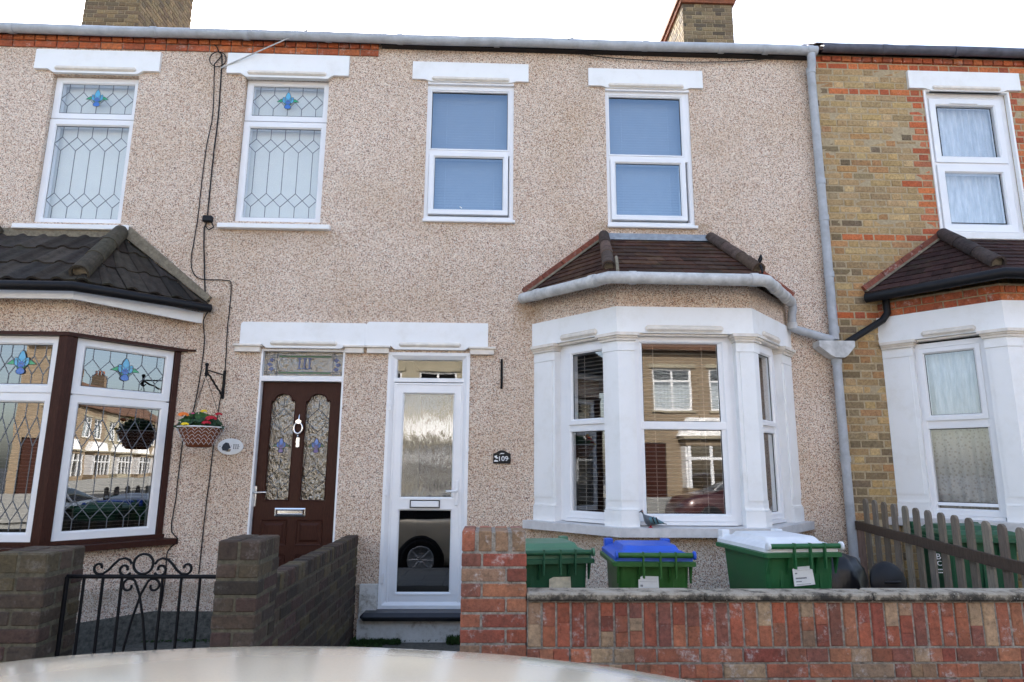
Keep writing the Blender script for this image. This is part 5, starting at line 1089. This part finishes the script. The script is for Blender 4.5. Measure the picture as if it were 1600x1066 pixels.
# ================================================================ cars
def lerp(tab,x):
    for (a,va),(b,vb) in zip(tab,tab[1:]):
        if x<=b: 
            t=max(0,min(1,(x-a)/(b-a))); return va+(vb-va)*t
    return tab[-1][1]
EDGE=[(-1.88,.97),(-1.60,1.20),(-1.36,1.262),(-1.0,1.287),(-.71,1.296),(-.40,1.288),(-.04,1.262),(.25,1.213),(.98,.965)]
def paint(name,c,met=.6,rough=.3,dust=.5):
    t=NT(name); n=t.noise(3,6,.7); d=t.ramp(t.noise(260,3,.6).outputs[0],[(.5,0),(.7,dust)]); t.base(t.mix(d,c,(.50,.46,.38))); t.b.inputs['Metallic'].default_value=met; t.rough(rough+.04); t.b.inputs['Coat Weight'].default_value=.6; t.b.inputs['Coat Roughness'].default_value=.12; return t.m
def car(label,loc,rot,mat,zs=1.,group='parked cars'):
    C_=empty('parked_car',label,'car',group,loc); C_.rotation_euler=(0,0,R(rot)); C_.scale=(1,1,zs)
    zt=[(-2.0,.78),(-1.95,.93),(-1.85,.96),(-1.5,.955),(0,.94),(.95,.955),(1.4,.90),(1.8,.80),(1.98,.68),(2.06,.55)]; zb=[(-2.0,.40),(-1.9,.26),(-1.6,.20),(1.6,.18),(1.95,.22),(2.06,.34)]; hw=[(-2.0,.68),(-1.95,.76),(-1.8,.82),(-1.4,.87),(0,.88),(1.2,.87),(1.7,.82),(1.95,.70),(2.06,.56)]
    m=MB(); rings=[]; xs=[-2.0,-1.98,-1.95,-1.9,-1.85,-1.7]+[-1.5+.2*i for i in range(16)]+[1.6,1.7,1.8,1.88,1.94,1.98,2.02,2.06]
    for x in xs:
        a,b,h=lerp(zb,x),lerp(zt,x),lerp(hw,x); half=[(.0,a),(.85*h,a),(.96*h,a+.05),(h,a+.3*(b-a)),(h*1.0,a+.6*(b-a)),(.975*h,a+.72*(b-a)),(.95*h,b-.05),(.88*h,b-.005),(.5*h,b+.02)]
        rings.append([(x,y,z) for y,z in half]+[(x,0,b+.03)]+[(x,-y,z) for y,z in half[::-1][:-1]])
    loft(m,rings,sm=True); m.build('body',mat,C_)
    m=MB(); rings=[]
    for x in [-1.88,-1.75,-1.6,-1.48,-1.36,-1.2,-1.0,-.71,-.4,-.04,.1,.25,.4,.55,.7,.85,.98]:
        e=lerp(EDGE,x); f=max(0,min(1,(e-.95)/.33)); yt=.80-.22*f; k=.06*f
        half=[(.80,.93),(yt+.012,e-.05*f),(yt-.02,e-.02*f),(yt*.75,e+k*.3),(yt*.4,e+k*.6)]; rings.append([(x,y,z) for y,z in half]+[(x,0,e+k)]+[(x,-y,z) for y,z in half[::-1]])
    loft(m,rings,sm=True); m.build('glasshouse',M['carglass'],C_)
    m=MB(); rings=[]
    for x in [-1.58+.06*i for i in range(32)]:
        if x>.27: break
        e=lerp(EDGE,x); 
        e=sum(lerp(EDGE,x+dx) for dx in (-.16,-.08,0,.08,.16))/5 if x<.15 and x>-1.4 else e
        rings.append([(x,.60*math.sin(q),e-.04+.095*math.cos(q)) for q in [R(-97+194*j/28) for j in range(29)]]+[(x,.5,e-.05),(x,-.5,e-.05)][::1])
    loft(m,rings,sm=True); m.build('roof',mat,C_)
    for s in (-1,1):
        for (p,q) in (((.98,.80,.93),(.22,.575,1.175)),((-.42,.815,.93),(-.46,.60,1.235)),((-1.80,.78,.93),(-1.50,.58,1.18))):
            m=MB(); m.tube([(p[0],s*p[1],p[2]),(q[0],s*q[1],q[2])],.035,8); m.build('pillar',mat,C_)
        m=MB(); m.bbox(.60,.80,min(s*.93,s*1.05),max(s*.93,s*1.05),.84,.96,.03); m.tube([(.75,s*.85,.88),(.72,s*.95,.89)],.02,6); m.build('wing_mirror',mat,C_)
        for x in (-1.3,1.2):
            wb=(Vector((x,s*.70,.31)),Vector((1,0,0)),Vector((0,0,1)),Vector((0,s,0)))
            m=MB(wb); m.lathe([(0,.0),(.36,.0),(.37,.172),(.33,.182),(.0,.178)],(0,0,0),28); m.build('wheel_arch',M['black'],C_)
            m=MB(wb); m.lathe([(.0,.0),(.28,0),(.305,.02),(.31,.10),(.305,.195),(.28,.205),(.205,.19),(.0,.17)],(0,0,0),32); wh=m.build('wheel',M['black'],C_)
            m=MB(wb); m.lathe([(.185,.18),(.205,.18),(.215,.20),(.205,.207),(.19,.195)],(0,0,0),32); m.lathe([(0,.17),(.045,.17),(.04,.20),(0,.203)],(0,0,0),16)
            for k in range(8):
                a=2*math.pi*k/8; m.tube([(.03*math.cos(a),.03*math.sin(a),.192),(.195*math.cos(a),.195*math.sin(a),.197)],[.020,.013],5)
            m.build('rim',M['chrome'],wh)
        m=MB(); m.blob((1.93,s*.58,.66),.10,.15,.07); m.build('headlight',M['glass'],C_)
        m=MB(); m.blob((-1.93,s*.70,.82),.07,.09,.12); m.build('tail_light',M['red'],C_)
    return C_
t=NT("car_window"); t.base((.015,.017,.02)); t.rough(.03); t.b.inputs['Specular IOR Level'].default_value=.6; M['carglass']=t.m
car('pale silver-gold car in the foreground, only its dusty curved roof showing',(.25,-5.2,-.2),0,paint('champagne_paint',(.76,.68,.53),.30,.15,.22),group=None)
car('white car parked farther along the near kerb, seen mirrored in the leaded bay',(7.2,-5.2,-.2),0,paint('near_white_paint',(.75,.75,.74),.0,.3,.1),group=None)
car('dark red car parked across the road, seen mirrored in the windows',(7.0,-13.3,-.2),180,paint('dark_red_paint',(.05,.008,.01),.2,.3,.1),1.2)
car('black car parked across the road, seen mirrored in the windows',(-1.6,-13.3,-.2),180,paint('black_paint',(.012,.013,.016),.2,.3,.1))
car('white car parked across the road to the right, seen mirrored in the leaded bay',(17.,-13.3,-.2),180,paint('white_paint',(.75,.75,.75),.0,.3,.1))
car('silver car parked across the road to the right, seen mirrored in the leaded bay',(12.2,-13.3,-.2),180,paint('silver_paint',(.5,.5,.52),.5,.3,.1))
car('blue black car parked farthest right across the road, mirrored in the leaded bay',(22.5,-13.3,-.2),180,paint('blue_black_paint',(.02,.03,.05),.3,.3,.1))

# ================================================================ terrace across the road (seen in reflections)
t=NT("buff_brickwork_far"); mp=t.n("ShaderNodeMapping",in_Vector=t.tc.outputs['Object']); mp.inputs['Rotation'].default_value=(R(90),0,0); b=t.n("ShaderNodeTexBrick",in_Vector=mp.outputs[0],in_Scale=1.,in_Color1=(.25,.185,.12),in_Color2=(.30,.225,.15),in_Mortar=(.22,.19,.15)); b.inputs['Mortar Size'].default_value=.006; b.inputs['Brick Width'].default_value=.225; b.inputs['Row Height'].default_value=.075; t.base(b.outputs[0]); t.rough(.9); M['farbrick']=t.m
M['farrender']=simple('cream_render_far',(.36,.32,.235),.85,.15,2)
OB=(Vector((0,0,0)),Vector((-1,0,0)),Vector((0,0,1)),Vector((0,1,0)))
def opp(mat):
    Hh=empty('opposite_house','terraced house across the road with white framed windows, seen only mirrored in the glass','house','houses across the road')
    hs=[(-1.62,-.30,3.45,4.86),(.30,1.62,3.45,4.86)]
    m=MB(OB); wall_sheet(m,-2.45,2.45,-.1,5.6,hs+[(1.25,2.15,0.05,2.4)],-.25,0); m.build('front_wall',mat,Hh)
    m=MB(); m.box(-2.35,2.35,-3.1,-3.0,0,5.5); m.box(-2.35,2.35,-2.99,-.26,2.8,2.9); m.build('inner_wall',M['inner_dark'],Hh)
    m=MB(); m.add([(-2.45,.3,5.55),(2.45,.3,5.55),(2.45,-4.2,8.3),(-2.45,-4.2,8.3),(-2.45,-8.6,5.55),(2.45,-8.6,5.55),(-2.45,.3,5.45),(2.45,.3,5.45),(-2.45,-8.6,5.4),(2.45,-8.6,5.4)],[(0,1,2,3),(3,2,5,4),(6,8,9,7),(0,6,7,1),(4,5,9,8),(0,3,4,8,6),(1,7,9,5,2)],(.16,.09,.06)); m.build('roof',M['tile'],Hh)
    m=MB(); m.box(-2.45,-2.36,-8.5,-.26,-.1,5.5); m.box(2.36,2.45,-8.5,-.26,-.1,5.5); m.box(-2.35,2.35,-8.5,-8.4,-.1,5.5); m.build('party_wall',mat,Hh)
    for (a,b_,c,d) in hs:
        m=MB(OB); m.ring(a,b_,c,d,rprof(.07,-.04,0)); m.box((a+b_)/2-.035,(a+b_)/2+.035,c+.05,d-.05,-.10,-.045); m.box(a+.05,b_-.05,d-.45,d-.39,-.10,-.042); w_=m.build('window',M['upvc'],Hh)
        g=MB(OB); g.pane(a+.05,b_-.05,c+.05,d-.05,-.085,-.08); g.build('glass_pane',[M['glass'],M['clear']],w_,recalc=False)
        curtain(OB,a+.05,b_-.05,c+.05,d-.4,-.18,w_,M['net'],.02,.12)
        g=MB(OB); g.bbox(a-.08,b_+.08,c-.07,c-.002,-.05,.07,.005); g.build('window_sill',M['farrender'],w_)
        g=MB(OB); g.bbox(a-.12,b_+.12,d+.002,d+.14,-.01,.05,.01); g.build('lintel',M['farrender'],w_)
    m=MB(OB); m.box(-2.2,.75,.0,.95,.0,.6); m.box(-2.2,.75,2.3,2.5,.0,.6); m.build('bay_wall',mat,Hh)
    m=MB(OB); 
    for i in range(5): x=-2.2+i*.7; m.box(x,x+.09,.96,2.29,.5,.59)
    m.box(-2.2,.75,1.85,1.93,.51,.58); m.box(-2.2,-2.12,.96,2.29,.0,.5); m.box(.67,.75,.96,2.29,.0,.5); bwn=m.build('bay_window',M['upvc'],Hh); m=MB(OB); m.box(-2.3,.85,2.505,2.6,0,.75); m.build('bay_lintel',M['farrender'],Hh)
    g=MB(OB); g.pane(-2.15,.7,.96,2.29,.53,.54); g.build('glass_pane',[M['glass_dark'],M['clear']],bwn,recalc=False)
    m=MB(OB); m.prism([(0,0)]*0 or [(-2.35,2.61),(.9,2.61),(.55,3.2),(-2.0,3.2)],.0,.35); m.build('bay_roof',M['tile'],Hh)
    m=MB(OB); m.bbox(1.27,2.13,.06,2.38,-.1,-.04,.01); m.build('front_door',M['brown'],Hh)
    m=MB(OB); m.box(-2.45,2.45,.0,.75,2.2,2.4); m.build('garden_wall',M['kerb'],Hh)
    m=MB(); m.box(-2.75,-2.2,-4.8,-3.8,6.5,9.3,(.2,.14,.09)); m.build('chimney',M['brick'],Hh)
    for k in range(3): m=MB(); m.lathe([(.0,9.3),(.12,9.3),(.10,9.65),(.12,9.7),(0,9.7)],(-2.48,-4.6+.3*k,0),12,(.36,.12,.06)); m.build('chimney_pot',M['brick'],Hh)
    return Hh
def copy_tree(o,parent=None):
    c=o.copy(); COL.objects.link(c); c.parent=parent
    for ch in list(o.children): copy_tree(ch,c)
    return c
pa=opp(M['farbrick']); pb=opp(M['farrender']); pa.location=(7.0,-16.5,0); pb.location=(-2.8,-16.5,0)
for k in range(-4,11):
    if k in (0,-2): continue
    src=pb if k in (-3,-1,3,4,8) else pa; c=copy_tree(src); c.location=(7.0+4.9*k,-16.5,0)
